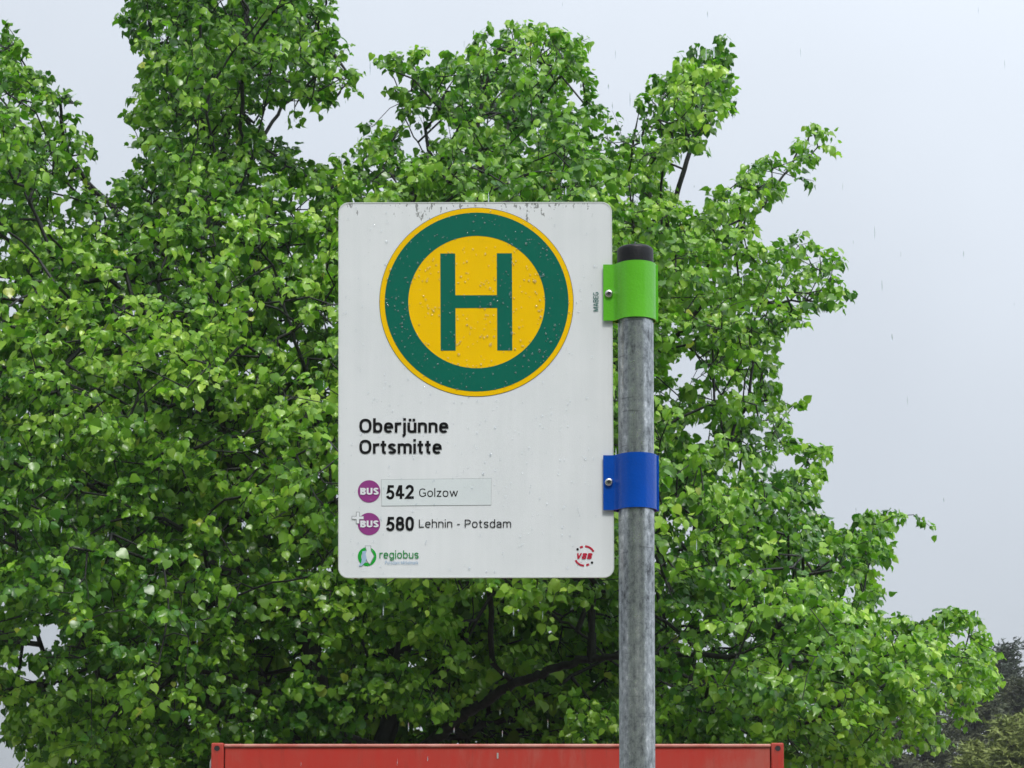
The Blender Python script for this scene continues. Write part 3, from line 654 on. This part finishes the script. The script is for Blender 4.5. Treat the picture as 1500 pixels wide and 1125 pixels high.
HOLES = [(12, 292, 15), (100, 296, 17), (30, 352, 13), (95, 338, 11), (12, 372, 9), (8, 405, 9), (38, 445, 9), (55, 462, 7), (10, 505, 15), (22, 530, 9), (65, 187, 13), (385, 268, 9), (390, 118, 0), (770, 210, 12), (705, 172, 7), (895, 260, 8), (640, 205, 6), (602, 195, 8), (160, 300, 6), (165, 345, 10), (990, 540, 17), (975, 552, 12), (983, 478, 9), (992, 492, 6), (1035, 570, 10), (1068, 562, 7), (1018, 630, 10), (1013, 612, 6), (1073, 602, 8), (1115, 672, 9), (1150, 682, 12), (1060, 695, 12), (985, 645, 6), (1020, 300, 5), (920, 170, 0), (905, 285, 12), (1130, 230, 0), (20, 885, 12), (15, 960, 10), (90, 920, 14), (92, 1000, 9), (45, 980, 9), (60, 940, 10), (240, 720, 5), (1085, 690, 6), (1105, 690, 6), (1230, 880, 7), (1195, 860, 7), (1215, 850, 6), (1010, 300, 7), (200, 250, 0), (455, 205, 0), (1000, 788, 7), (1310, 880, 5), (1125, 840, 5), (1000, 760, 5), (990, 905, 6), (1017, 970, 5), (1395, 930, 8), (1060, 935, 5), (110, 20, 0)]
def inside(px, py):
    c = np.zeros(len(px), bool); n = len(POLY)
    for i in range(n):
        x0, y0 = POLY[i]; x1, y1 = POLY[(i + 1) % n]
        if y0 == y1: continue
        k = ((y0 > py) != (y1 > py)) & (px < (x1 - x0) * (py - y0) / (y1 - y0) + x0); c ^= k
    return c
def edge_dist(px, py):
    d = np.full(len(px), 1e9); n = len(POLY)
    for i in range(n):
        a = POLY[i]; b = POLY[(i + 1) % n]; ab = b - a
        t = np.clip(((px - a[0]) * ab[0] + (py - a[1]) * ab[1]) / (ab @ ab + 1e-9), 0, 1)
        d = np.minimum(d, np.hypot(px - a[0] - t * ab[0], py - a[1] - t * ab[1]))
    return d
_tab = rng.random((32, 32, 32))
def vnoise(p):
    i = np.floor(p).astype(int); f = p - i; f = f * f * (3 - 2 * f); r = 0
    for dx in (0, 1):
        for dy in (0, 1):
            for dz in (0, 1):
                w = (f[:, 0] if dx else 1 - f[:, 0]) * (f[:, 1] if dy else 1 - f[:, 1]) * (f[:, 2] if dz else 1 - f[:, 2])
                r = r + w * _tab[(i[:, 0] + dx) % 32, (i[:, 1] + dy) % 32, (i[:, 2] + dz) % 32]
    return r
YT = 14.3
def sm(x, a, b): t = np.clip((x - a) / (b - a), 0, 1); return t * t * (3 - 2 * t)
def crown_mid(x, y):
    q = np.stack([x * 0.0042, y * 0.0042, x * 0], 1)
    return YT - 0.35 + 1.3 * (vnoise(q) - 0.5) - 1.0 * sm(x, 900, 1350) * sm(y, 500, 950) - 0.5 * sm(-x, -420, -150) * sm(y, 250, 500)
def sample_anchors(n, core=False):
    out = []
    while sum(len(a) for a in out) < n:
        k = 20000; x = rng.uniform(-420, 1470, k); y = rng.uniform(-220, 1230, k)
        ok = inside(x, y); x, y = x[ok], y[ok]; d = edge_dist(x, y)
        ok = d > 14; x, y, d = x[ok], y[ok], d[ok]
        for hx, hy, hr in HOLES:
            if hr:
                ok = np.hypot(x - hx, y - hy) > hr + 11; x, y, d = x[ok], y[ok], d[ok]
        h = np.minimum(2.7, 0.165 * np.sqrt(d)); u = rng.uniform(0.0, 0.9, len(x)) if core else rng.uniform(-1, 0.8, len(x))
        # the underside in the middle is hollow: fewer boughs on the near side
        hol = sm(y, 840, 900) * sm(x, 300, 420) * (1 - sm(x, 900, 1000))
        u = np.where((hol > 0.5) & (u < -0.1), np.abs(u) * 0.8, u)
        Y = crown_mid(x, y) + u * h
        p = W(x, y, Y)
        nz = 0.6 * vnoise(p * np.array([1.9, 1.9, 3.0]) + 7) + 0.4 * vnoise(p * np.array([3.9, 3.9, 6.5]) + 3)
        keep = (d > 75) if core else rng.random(len(x)) < (0.42 + 0.58 * np.abs(u) ** 1.3) * np.clip((nz - 0.37) * 8, 0.03, 1)
        box_ = (p[:, 2] < ZT + 0.15) & (p[:, 1] < YB + 0.2) & (p[:, 0] > X0 - 0.2) & (p[:, 0] < X1 + 0.2)
        off = (x < -60) | (y < -60)
        keep &= ~box_ & ~(off & (rng.random(len(x)) < 0.45)) & (p[:, 2] > 1.9)
        out.append(np.stack([p[keep][:, 0], p[keep][:, 1], p[keep][:, 2], d[keep]], 1))
    return np.concatenate(out)[:n]
NA = 9900
ANC = sample_anchors(NA); NC = 3000; ANC = np.concatenate([ANC, sample_anchors(NC, True)])      # NC boughs deep in the crown
# a few boughs hanging in front of the hollow under the plate
front = []
for cx_, cy_, rx_, ry_, k in ((465, 1030, 70, 45, 40), (590, 900, 60, 45, 26), (560, 990, 60, 26, 22), (470, 880, 70, 50, 26), (610, 1010, 30, 20, 12), (880, 1055, 60, 22, 16), (650, 930, 40, 30, 14), (1010, 1060, 60, 25, 20), (330, 1060, 70, 30, 16)):
    for _ in range(int(k * 1.4)):
        a = rng.uniform(0, 2 * PI); q = math.sqrt(rng.random()); p = W(cx_ + rx_ * q * math.cos(a), cy_ + ry_ * q * math.sin(a), YT - 1.85 + rng.uniform(-.3, .3))
        front.append([p[0], p[1], max(p[2], ZT + 0.18), 60.0])
# tips of the slender outer shoots
for tx, ty in ((1192, 196), (1198, 215), (1182, 234), (1168, 262), (1338, 754), (1310, 756), (1288, 768), (1440, 946), (1448, 992), (1428, 1012), (1415, 905), (1372, 900), (612, 78), (602, 92), (1050, 66), (1064, 88), (18, 48), (30, 68), (545, 186), (1230, 430), (1222, 384), (1196, 655), (1162, 595), (188, 30), (480, 160), (515, 115), (1120, 240), (1366, 1092), (1405, 1045)):
    p = W(tx, ty, crown_mid(np.array([tx * 1.0]), np.array([ty * 1.0]))[0]); front.append([p[0], p[1], p[2], 13.0])
ANC = np.concatenate([ANC, np.array(front)]); NA = len(ANC)

root_x = float(W(540, 1090, YT)[0])
tree = empty('linden_tree', (root_x, YT, 0), 'big linden tree with fresh green heart shaped leaves behind the bus stop sign', 'tree')
def chaikin(p, n=2):
    for _ in range(n):
        q = [p[0]]
        for a, b in zip(p[:-1], p[1:]): q += [a * .75 + b * .25, a * .25 + b * .75]
        p = q + [p[-1]]
    return p
LIMBS = [ # pixel x, y, depth ; radius start, end
 ([(480, 1130, YT), (470, 1020, YT - .05), (440, 900, YT - .1), (370, 760, YT), (325, 640, YT), (318, 450, YT + .1), (318, 260, YT + .1), (350, 120, YT), (370, -60, YT)], .13, .012),
 ([(560, 1120, YT), (600, 900, YT + .2), (680, 620, YT + .2), (730, 330, YT), (690, 190, YT), (735, 60, YT - .1)], .10, .010),
 ([(560, 1130, YT), (655, 1072, YT - .2), (678, 1046, YT - .4), (752, 1002, YT - .7), (803, 982, YT - .9), (858, 964, YT - 1.0), (907, 962, YT - 1.1), (1000, 957, YT - 1.3), (1120, 970, YT - 1.5), (1230, 965, YT - 1.6), (1340, 950, YT - 1.7)], .062, .010),
 ([(600, 900, YT + .2), (770, 760, YT + .3), (900, 560, YT + .3), (960, 380, YT + .1), (1010, 220, YT), (1045, 90, YT)], .075, .008),
 ([(900, 560, YT + .3), (1010, 480, YT), (1060, 380, YT - .2), (1120, 300, YT - .2), (1185, 200, YT - .2)], .032, .006),
 ([(770, 760, YT + .3), (950, 740, YT), (1060, 730, YT - .2), (1150, 765, YT - .4), (1240, 792, YT - .6), (1305, 766, YT - .6)], .040, .006),
 ([(1010, 480, YT), (1110, 440, YT - .2), (1220, 440, YT - .3)], .020, .005),
 ([(440, 900, YT - .1), (320, 830, YT - .5), (200, 770, YT - .6), (98, 747, YT - .6), (0, 763, YT - .5), (-150, 740, YT - .4)], .050, .012),
 ([(325, 640, YT), (260, 470, YT - .2), (190, 325, YT - .1), (110, 252, YT), (60, 212, YT), (15, 212, YT), (-80, 200, YT)], .045, .010),
 ([(260, 470, YT - .2), (180, 500, YT - .8), (60, 560, YT - 1.1), (-60, 560, YT - 1.2)], .022, .006),
 ([(370, 760, YT), (330, 620, YT - 1.1), (260, 480, YT - 1.9), (195, 440, YT - 2.1)], .035, .006),
 ([(400, 830, YT - .1), (470, 650, YT - 1.3), (440, 520, YT - 1.9), (400, 400, YT - 2.0)], .035, .006),
 ([(318, 450, YT + .1), (350, 280, YT - .2), (410, 150, YT - .2), (490, 110, YT), (515, 120, YT)], .030, .005),
 ([(800, 730, YT + .3), (760, 870, YT - .3), (850, 925, YT - .5), (930, 1000, YT - .6)], .026, .006),
 ([(470, 1020, YT - .05), (330, 990, YT - .6), (180, 960, YT - .8), (60, 1010, YT - .9)], .035, .006),
]
LIMBS.append(([(680, 620, YT + .2), (620, 470, YT - .8), (600, 320, YT - 1.2), (610, 230, YT - 1.0)], .03, .006))
LIMBS.append(([(930, 1000, YT - .6), (1010, 1030, YT - 1.0), (1150, 1075, YT - 1.2), (1280, 1060, YT - 1.3)], .02, .005))
LIMBS.append(([(730, 330, YT), (660, 260, YT), (600, 200, YT), (575, 110, YT)], .010, .004))
LIMBS.append(([(350, 120, YT), (420, 60, YT), (480, 10, YT)], .014, .005))
nodes_p = []; nodes_len = []; nodes_par = []
def seed_path(pts):
    for a in pts: nodes_p.append(a); nodes_len.append(float(np.linalg.norm(a - np.array([root_x, YT, 2.6])) * 0.9)); nodes_par.append(-1)
trunk_top = W(520, 1128, YT)
tp = chaikin([np.array([root_x, YT, -0.1]), np.array([root_x + .02, YT, 0.9]), trunk_top, W(535, 1085, YT)], 2)
v, f = tube(tp, [0.30 - 0.11 * min(1, i / 5) - 0.0 * i for i in range(len(tp))], 20)
trunk = mesh_obj('trunk', v, f, M['bark'], tree, origin=(root_x, YT, 0), smooth=True)
for pts, r0, r1 in LIMBS:
    p = chaikin([W(a, b, c) for a, b, c in pts], 3)
    j = rng.normal(0, 1, (len(p), 3)); p = [q + 0.006 * jj for q, jj in zip(p, j)]
    rad = [0.78 * (r0 + (r1 - r0) * (i / (len(p) - 1)) ** 0.55) for i in range(len(p))]
    v, f = tube(p, rad, 9); mesh_obj('limb', v, f, M['bark'], tree, origin=p[0], smooth=True)
    # resample seeds every ~0.12 m
    acc = 0
    for a, b in zip(p[:-1], p[1:]):
        acc += np.linalg.norm(b - a)
        if acc > 0.10: seed_path([b]); acc = 0
# grow branches: each spray anchor joins the cheapest node
CAP = 140000
NP_ = np.zeros((CAP, 3)); NL = np.zeros(CAP); NPAR = np.full(CAP, -1); cnt = len(nodes_p)
NP_[:cnt] = nodes_p; NL[:cnt] = nodes_len; nseed = cnt
ctr = np.array([root_x, YT, 4.0])
order = np.argsort(np.min(np.stack([np.linalg.norm(ANC[:, None, :3] - NP_[None, 0:cnt:4], axis=2).min(1)]), 0))
gx, gy = np.meshgrid(np.arange(-440, 1500, 5.0), np.arange(-240, 1240, 5.0)); MASK = inside(gx.ravel(), gy.ravel()).reshape(gx.shape)
def clear_run(a, b):
    t = np.array([.2, .35, .5, .65, .8])[:, None]; x_, y_, _t = PX(a * (1 - t) + b * t)
    i = ((y_ + 240) / 5).astype(int); j = ((x_ + 440) / 5).astype(int)
    ok = (i >= 0) & (j >= 0) & (i < MASK.shape[0]) & (j < MASK.shape[1])
    return bool(np.all(~ok | MASK[np.clip(i, 0, MASK.shape[0] - 1), np.clip(j, 0, MASK.shape[1] - 1)]))
ends = np.zeros(NA, int); ANDIR = np.zeros((NA, 3))
for ai in order:
    a = ANC[ai, :3]; dd = NP_[:cnt] - a; dist = np.sqrt((dd * dd).sum(1))
    cost = dist + 0.22 * NL[:cnt]; k = int(np.argmin(cost))
    if dist[k] > 0.25 and not clear_run(NP_[k], a):
        for k2 in np.argsort(cost)[:400:5]:
            if clear_run(NP_[k2], a): k = int(k2); break
    base_ = NP_[k]; dl = dist[k]
    ns = max(1, int(dl / 0.11)); prev = k
    sag = np.array([0, 0, 0.06 * dl])
    for s in range(1, ns + 1):
        t = s / ns; q = base_ * (1 - t) + a * t + sag * math.sin(PI * t) + (rng.normal(0, 0.008, 3) if s < ns else 0)
        NP_[cnt] = q; NL[cnt] = NL[prev] + dl / ns; NPAR[cnt] = prev; prev = cnt; cnt += 1
        if cnt >= CAP - 50: break
    ends[ai] = prev; g = a - NP_[NPAR[prev]]; ANDIR[ai] = g / (np.linalg.norm(g) + 1e-9)
    if cnt >= CAP - 50: break
# pipe model
load = np.zeros(cnt); load[ends] += 1
for i in range(cnt - 1, nseed - 1, -1):
    if NPAR[i] >= 0: load[NPAR[i]] += load[i]
rad = 0.0021 * np.maximum(load, 1) ** 0.42
ei = np.arange(nseed, cnt); ea = NP_[NPAR[ei]]; eb = NP_[ei]; era = np.minimum(rad[NPAR[ei]], 0.016); era = np.where(NPAR[ei] < nseed, rad[ei] * 1.15, era); erb = rad[ei]

# sprays ---------------------------------------------------------------
nl = rng.integers(10, 15, NA); tot = int(nl.sum())
an = np.repeat(np.arange(NA), nl)
first = np.cumsum(nl) - nl; idx = np.arange(tot) - np.repeat(first, nl)
tpos = (idx + 0.6) / np.repeat(nl, nl)
outw = ANC[:, :3] - ctr; outw[:, 2] *= 0.5; outw[:, 1] *= 1.3; outw /= np.linalg.norm(outw, axis=1)[:, None] + 1e-9
sdir = 0.75 * outw + 0.55 * ANDIR + rng.normal(0, 0.45, (NA, 3)); sdir[:, 2] = sdir[:, 2] * 0.7 + 0.10
sdir /= np.linalg.norm(sdir, axis=1)[:, None]
slen = rng.uniform(0.12, 0.26, NA) * np.clip(ANC[:, 3] / 50, 0.40, 1.0)
def spray_pt(i, t):
    p = ANC[i, :3] + sdir[i] * (slen[i] * t)[:, None]; p[:, 2] -= 0.22 * slen[i] * t * t; return p
upv = np.array([0, 0, 1.0])
side = np.cross(sdir, upv); side /= np.linalg.norm(side, axis=1)[:, None] + 1e-9
sgn = np.where(idx % 2 == 0, 1.0, -1.0)
base_pt = spray_pt(an, tpos)
pet = side[an] * sgn[:, None] * 0.75 + sdir[an] * 0.45 + rng.normal(0, 0.35, (tot, 3)) + upv * 0.15
pet /= np.linalg.norm(pet, axis=1)[:, None]; plen = rng.uniform(0.02, 0.048, tot)
lbase = base_pt + pet * plen[:, None]; lbase[:, 2] -= plen * 0.25
ydir = 0.55 * pet + rng.normal(0, 0.38, (tot, 3)) + np.array([0, 0, -0.75]); ydir /= np.linalg.norm(ydir, axis=1)[:, None]
zdir = upv * 0.9 + outw[an] * 0.55 + rng.normal(0, 0.42, (tot, 3)); zdir -= ydir * (zdir * ydir).sum(1)[:, None]; zdir /= np.linalg.norm(zdir, axis=1)[:, None]
xdir = np.cross(ydir, zdir)
lsz = (0.026 + 0.031 * rng.random(tot) ** 1.3) * np.where((an >= 9900) & (an < 9900 + NC), 1.6, 1.0) * np.where(tpos > 0.8, 0.85, 1.0)
# young leaves at the tips of outer sprays are yellower and paler; tone varies by spray, spread widened to put light and shade into the colour
outer = np.clip(1.25 - ANC[:, 3] / 260, 0, 1)
tone = rng.normal(0, 1, NA)[an] * 0.5 + rng.normal(0, 1, tot) * 0.5
young = np.clip(0.34 * tpos + 0.26 * tone + 0.12 + 0.55 * (vnoise(ANC[:, :3] * 1.1 + 20)[an] - 0.5), 0, 1)
c_old = np.array([0.050, 0.158, 0.014]); c_mid = np.array([0.200, 0.390, 0.028]); c_new = np.array([0.48, 0.66, 0.09])
yy = young[:, None]
tint = np.where(yy < 0.4, c_old + (c_mid - c_old) * yy / 0.4, c_mid + (c_new - c_mid) * (yy - 0.4) / 0.6)
tint *= rng.uniform(0.85, 1.15, (tot, 1))
rare = rng.random(tot) < 0.003; tint[rare] = np.array([0.42, 0.48, 0.06])
# leaf template
OUT = [(0.0, 0.0), (0.20, -0.085), (0.40, 0.00), (0.50, 0.20), (0.47, 0.42), (0.34, 0.64), (0.16, 0.83), (0.0, 1.03)]
T = [(0, 0), (0, 0.30), (0, 0.62), (0, 1.03)] + [(x, y) for x, y in OUT[1:7]] + [(-x, y) for x, y in OUT[1:7]]
T = np.array(T)
def half(o): return [(0, o, o + 1), (0, o + 1, o + 2), (0, o + 2, 1), (1, o + 2, o + 3), (1, o + 3, 2), (2, o + 3, o + 4), (2, o + 4, o + 5), (2, o + 5, 3)]
R_ = half(4); Lh = [(a, c, b) for a, b, c in half(10)]
TRI = np.array(R_ + Lh); NV = len(T) + 3
PTRI = np.array([(16, 17, 18)]); TRIALL = np.concatenate([TRI, PTRI])
def leaf_local(fold, curl, cup, wob):
    x = T[None, :, 0]; y = T[None, :, 1]
    z = fold[:, None] * np.abs(x) - curl[:, None] * y * y - cup[:, None] * x * x * 2 + wob[:, None] * np.sin(y * 7) * np.abs(x)
    return np.broadcast_to(x, z.shape), np.broadcast_to(y, z.shape), z
fold = rng.uniform(-0.05, 0.75, tot); curl = rng.uniform(-0.05, 0.6, tot); cup = rng.uniform(0, 1.3, tot); wob = rng.uniform(-0.15, 0.15, tot)
lx, ly, lz = leaf_local(fold, curl, cup, wob)
def build_leaves(sel):
    s = lsz[sel][:, None]
    P_ = lbase[sel][:, None, :] + (lx[sel] * s)[..., None] * xdir[sel][:, None, :] + (ly[sel] * s)[..., None] * ydir[sel][:, None, :] + (lz[sel] * s)[..., None] * zdir[sel][:, None, :]
    w = xdir[sel] * 0.0011
    pp = np.stack([base_pt[sel] - w, base_pt[sel] + w, lbase[sel] + ydir[sel] * s * 0.05], 1)
    v = np.concatenate([P_, pp], 1); n = len(sel)
    t = (TRIALL[None] + (np.arange(n) * NV)[:, None, None]).reshape(-1, 3)
    return v.reshape(-1, 3), t, np.repeat(tint[sel], NV, 0)
# choose the 300 leaves that show largest: frontmost in each patch of view, then by projected area
fx, fy, ft = PX(lbase)
cam_dir = (lbase - np.array(EYE)); cam_dir /= np.linalg.norm(cam_dir, axis=1)[:, None]
area = (lsz / ft * F) ** 2 * np.abs((zdir * cam_dir).sum(1))
vis = (fx > 4) & (fx < 1496) & (fy > 4) & (fy < 1085) & ~((fx > 480) & (fx < 915) & (fy > 280) & (fy < 860)) & ~((fx > 895) & (fx < 972) & (fy > 350)) & ~rare
cell = (fx // 14).astype(int) * 1000 + (fy // 14).astype(int)
ordr = np.lexsort((ft, cell)); fronts = np.zeros(tot, bool); last = None
cs = cell[ordr]; fm = np.ones(len(cs), bool); fm[1:] = cs[1:] != cs[:-1]; fronts[ordr[fm]] = True
cand = np.where(vis & fronts)[0]; big = cand[np.argsort(-area[cand])][:300]
mask = np.ones(tot, bool); mask[big] = False; rest = np.where(mask)[0]
vv, tt, cc = build_leaves(rest)
fo = bpy.data.objects.new('foliage', np_mesh('foliage', vv - np.array(ORI[tree.name]), None, tt, M['leaf'], True, cc)); put(fo, ORI[tree.name], tree); tag(fo, kind='stuff')
# single leaves share 24 meshes (shape x tint)
tones = [c_old * 1.1, (c_old + c_mid) / 2, c_mid, c_mid * .6 + c_new * .4, c_new * .9]
shapes = []
for q in range(5):
    row = []
    s1 = [np.array([a]) for a in ((0.3, 0.2, 0.4, 0.1), (0.1, 0.35, 0.1, -0.1), (0.5, 0.1, 0.7, 0.05), (0.2, 0.4, 0.5, 0), (0.0, 0.1, 0.8, 0.12))[q]]
    X, Yy, Z = leaf_local(*s1); base_v = np.concatenate([np.stack([X[0], Yy[0], Z[0]], 1), [(-0.016, -0.6, 0.25), (0.016, -0.6, 0.25), (0, 0.05, 0)]])
    for c in tones: row.append(np_mesh('leaf', base_v, None, TRIALL, M['leaf'], True, np.repeat(c[None], NV, 0)))
    shapes.append(row)
for k in big:
    ti = int(np.argmin([np.abs(tint[k] - c).sum() for c in tones])); me = shapes[random.randrange(5)][ti]
    o = bpy.data.objects.new('leaf', me); COL.objects.link(o); o.parent = tree
    s = lsz[k]; Mx = Matrix.Identity(4)
    for r in range(3):
        Mx[r][0] = xdir[k][r] * s; Mx[r][1] = ydir[k][r] * s; Mx[r][2] = zdir[k][r] * s; Mx[r][3] = lbase[k][r] - ORI[tree.name][r]
    o.matrix_basis = Mx
# twigs: prisms for every edge, plus the spray twigs
ts = np.array([0, .34, .67, 1.0]); A_ = []; B_ = []
for q in range(3):
    A_.append(spray_pt(np.arange(NA), np.full(NA, ts[q]))); B_.append(spray_pt(np.arange(NA), np.full(NA, ts[q + 1])))
SA = np.concatenate([ea] + A_); SB = np.concatenate([eb] + B_)
RA = np.concatenate([era] + [np.full(NA, r) for r in (0.0021, 0.0017, 0.0013)]); RB = np.concatenate([erb] + [np.full(NA, r) for r in (0.0017, 0.0013, 0.0008)])
# small bare shoots beyond the leaves
def prisms(A, B, ra, rb, n):
    t = B - A; ln = np.linalg.norm(t, axis=1)[:, None] + 1e-9; t = t / ln; ref = np.where(np.abs(t[:, 2:3]) > 0.9, np.array([[1.0, 0, 0]]), np.array([[0, 0, 1.0]]))
    u = np.cross(t, ref); u /= np.linalg.norm(u, axis=1)[:, None]; w = np.cross(t, u); vs = []
    A = A - t * ra[:, None] * 0.5; B = B + t * rb[:, None] * 0.5
    for P0, r in ((A, ra), (B, rb)):
        for k in range(n): a = 2 * PI * k / n; vs.append(P0 + (math.cos(a) * u + math.sin(a) * w) * r[:, None])
    v = np.stack(vs, 1).reshape(-1, 3); o = np.arange(len(A))[:, None, None] * 2 * n
    q = np.array([(k, (k + 1) % n, n + (k + 1) % n, n + k) for k in range(n)])
    return v, (q[None] + o).reshape(-1, 4)
v, q = prisms(SA, SB, RA, RB, 4)
tw = bpy.data.objects.new('twigs', np_mesh('twigs', v - np.array(ORI[tree.name]), q, None, M['bark'], True)); put(tw, ORI[tree.name], tree); tag(tw, kind='stuff')
print('leaves', tot, 'edges', len(SA))

# unseen linden copies added behind the camera, to darken reflections and shade that side
def copy_tree(src, loc, rz, label):
    c = src.copy(); COL.objects.link(c); c.location = loc; c.rotation_euler = (0, 0, rz); c['label'] = label; ORI[c.name] = Vector(loc); c.scale = (1.35, 1.35, 1.35)
    for ch in list(src.children):
        if ch.name.startswith('leaf'): continue
        k = ch.copy(); COL.objects.link(k); k.parent = c
    return c
for k, (x, y, a) in enumerate(((-14, -9.8, 2.6), (-7.2, -10.6, 0.3), (-1.2, -11.2, 2.9), (4.8, -11.0, 0.1), (10.6, -9.6, 2.2))):
    copy_tree(tree, (x, y, 0), a, 'unseen linden copy added behind the camera for reflections and shade, %s from the left' % ('first', 'second', 'third', 'fourth', 'fifth')[k])

# ------------------------------------------------------------------ far pines and the bush
def needle_mat(name, c1, c2):
    m = mat(name, c1, 0.7); return vary(m, c1, c2, 0.9)
M['needle_a'] = needle_mat('pine_needles_green', (0.045, 0.065, 0.045), (0.075, 0.10, 0.06))
M['needle_b'] = needle_mat('pine_needles_brownish', (0.050, 0.070, 0.030), (0.105, 0.115, 0.052))
M['bush'] = needle_mat('young_bush_leaves', (0.14, 0.19, 0.04), (0.24, 0.28, 0.07))
def pine(name, px, ytop, Y, halfpx, m, label, cat='tree', group=None, seed=1, n=1500, round_=0.6, layers=True, leafsz=0.10, frac=0.9):
    g = np.random.default_rng(seed); top = W(px, ytop, Y); H_ = top[2]; Rr = halfpx / F * Y
    t = empty(name, (top[0], Y, 0), label, cat, group)
    zz = [0, H_ * .35, H_ * .7, H_ * .97]; pv_, pf = tube([(top[0] + 0.1 * math.sin(z), Y, z) for z in zz], [0.20, .15, .09, .02], 8)
    mesh_obj('trunk', pv_, pf, M['pinebark'], t, origin=(top[0], Y, 0), smooth=True)
    # boughs carrying flat pads of needle tufts
    C = []; A = []; B = []
    nb = n // 22
    for b in range(nb):
        h = 1 - g.random() ** 1.0 * frac; a = g.uniform(0, 2 * PI)
        prof = math.sqrt(max(0.02, 1 - h ** (2 + round_ * 3))) if h > 0.1 else 1
        rr_ = Rr * (0.25 + 0.75 * prof) * g.uniform(0.45, 1.0); z = H_ * h
        s0 = np.array([top[0], Y, z - 0.25 * rr_]); e = np.array([top[0] + rr_ * math.cos(a), Y + rr_ * math.sin(a), z])
        A.append(s0); B.append(e); k = g.integers(14, 30); tt_ = g.uniform(0.45, 1.05, k)[:, None]
        C.append(s0 * (1 - tt_) + e * tt_ + g.normal(0, 1, (k, 3)) * np.array([Rr * .14, Rr * .14, Rr * .045 + .03]))
    v_, q_ = prisms(np.array(A), np.array(B), np.full(nb, .035), np.full(nb, .01), 4)
    o = bpy.data.objects.new('boughs', np_mesh('boughs', v_ - np.array(ORI[t.name]), q_, None, M['pinebark'], True)); put(o, ORI[t.name], t); tag(o, kind='stuff')
    C = np.concatenate(C); k = 9; c = np.repeat(C, k, 0); d = g.normal(0, 1, (len(c), 3)) * np.array([1, 1, .6]); d /= np.linalg.norm(d, axis=1)[:, None]
    w = np.cross(d, g.normal(0, 1, (len(c), 3))); w /= np.linalg.norm(w, axis=1)[:, None]
    sz = leafsz * g.uniform(.6, 1.6, (len(c), 1))
    vv_ = np.stack([c - w * sz * .22, c + w * sz * .22, c + d * sz * 1.3], 1).reshape(-1, 3)
    o = bpy.data.objects.new('crown', np_mesh('crown', vv_ - np.array(ORI[t.name]), None, np.arange(len(vv_)).reshape(-1, 3), m, False)); put(o, ORI[t.name], t); tag(o, kind='stuff')
    return t
GP = 'pines on the rise beyond the linden'
pine('pine_tree', 1468, 946, 66, 74, M['needle_a'], 'dark blue green pine, tallest one at the right edge', group=GP, seed=1, n=6000, leafsz=0.075)
pine('pine_tree', 1545, 960, 70, 70, M['needle_a'], 'dark pine cut by the right edge, beside the tallest pine', group=GP, seed=2, n=1500)
for k, (x, y, Y, hw) in enumerate([(1425, 1008, 58, 75), (1500, 1000, 60, 85), (1350, 1034, 56, 70), (1290, 1062, 54, 66), (1225, 1088, 53, 60), (1575, 1010, 60, 80)]):
    lb = ['brownish pine below the tallest pine, beside the linden\'s lowest bough', 'brownish pine at the right edge behind the light green bush', 'brownish pine showing under the lowest right bough of the linden',
          'low brownish pine half hidden by the linden\'s right foot', 'lowest brownish pine right of the red container, behind linden leaves', 'brownish pine just outside the right edge of the view'][k]
    pine('pine_tree', x, y, Y, hw, M['needle_b'], lb, group=GP, seed=10 + k, n=8000, round_=1.2, leafsz=0.075)
pine('bush', 1485, 1048, 40, 60, M['bush'], 'light yellow green bush in front of the brown pines at lower right', 'bush', seed=31, n=6000, leafsz=0.07, round_=1.5)
pine('bush', 1425, 1092, 39, 34, M['bush'], 'smaller yellow green bush left of the tall one at lower right', 'bush', seed=32, n=3000, leafsz=0.07, round_=1.5)

# ------------------------------------------------------------------ falling rain
g = np.random.default_rng(5); nr = 120
Yr = g.uniform(5.0, 11.0, nr); rx = g.uniform(0, 1500, nr); ry = g.uniform(0, 1120, nr); c = W(rx, ry, Yr)
ln = g.uniform(0.006, 0.018, nr); rd = g.uniform(0.0008, 0.0016, nr); vs = []; qs = []; tsr = []
ring = [(-1, .05), (-.55, .8), (.0, 1.0), (.6, .6), (1, .05)]
allv = []
for zf, rf in ring:
    for k in range(6):
        a = 2 * PI * k / 6; allv.append(c + np.stack([rd * rf * math.cos(a), rd * rf * math.sin(a), zf * ln], 1))
vr = np.stack(allv, 1); qq = []
for i in range(4):
    for k in range(6): qq.append((i * 6 + k, i * 6 + (k + 1) % 6, i * 6 + 6 + (k + 1) % 6, i * 6 + 6 + k))
qr = (np.array(qq)[None] + (np.arange(nr) * 30)[:, None, None]).reshape(-1, 4)
ro = bpy.data.objects.new('falling_raindrops', np_mesh('falling_raindrops', vr.reshape(-1, 3), qr, None, M['bead'], True)); put(ro, (0, 0, 0))
tag(ro, 'whitened raindrops falling between the sign and the linden tree', 'rain', kind='stuff')

# ------------------------------------------------------------------ rain haze
hv, hf = box_vf(-180, 180, -60, 160, -1.0, 19.0)
hz = mesh_obj('haze', hv, hf, M['water'], kind='stuff')
hm = bpy.data.materials.new('rain_haze'); hm.use_nodes = True; hm.node_tree.nodes.clear()
ho = hm.node_tree.nodes.new('ShaderNodeOutputMaterial'); hp = hm.node_tree.nodes.new('ShaderNodeVolumePrincipled')
hp.inputs['Color'].default_value = (0.9, 0.93, 0.97, 1); hp.inputs['Density'].default_value = 0.0007
hm.node_tree.links.new(hp.outputs[0], ho.inputs['Volume']); hz.data.materials.clear(); hz.data.materials.append(hm)
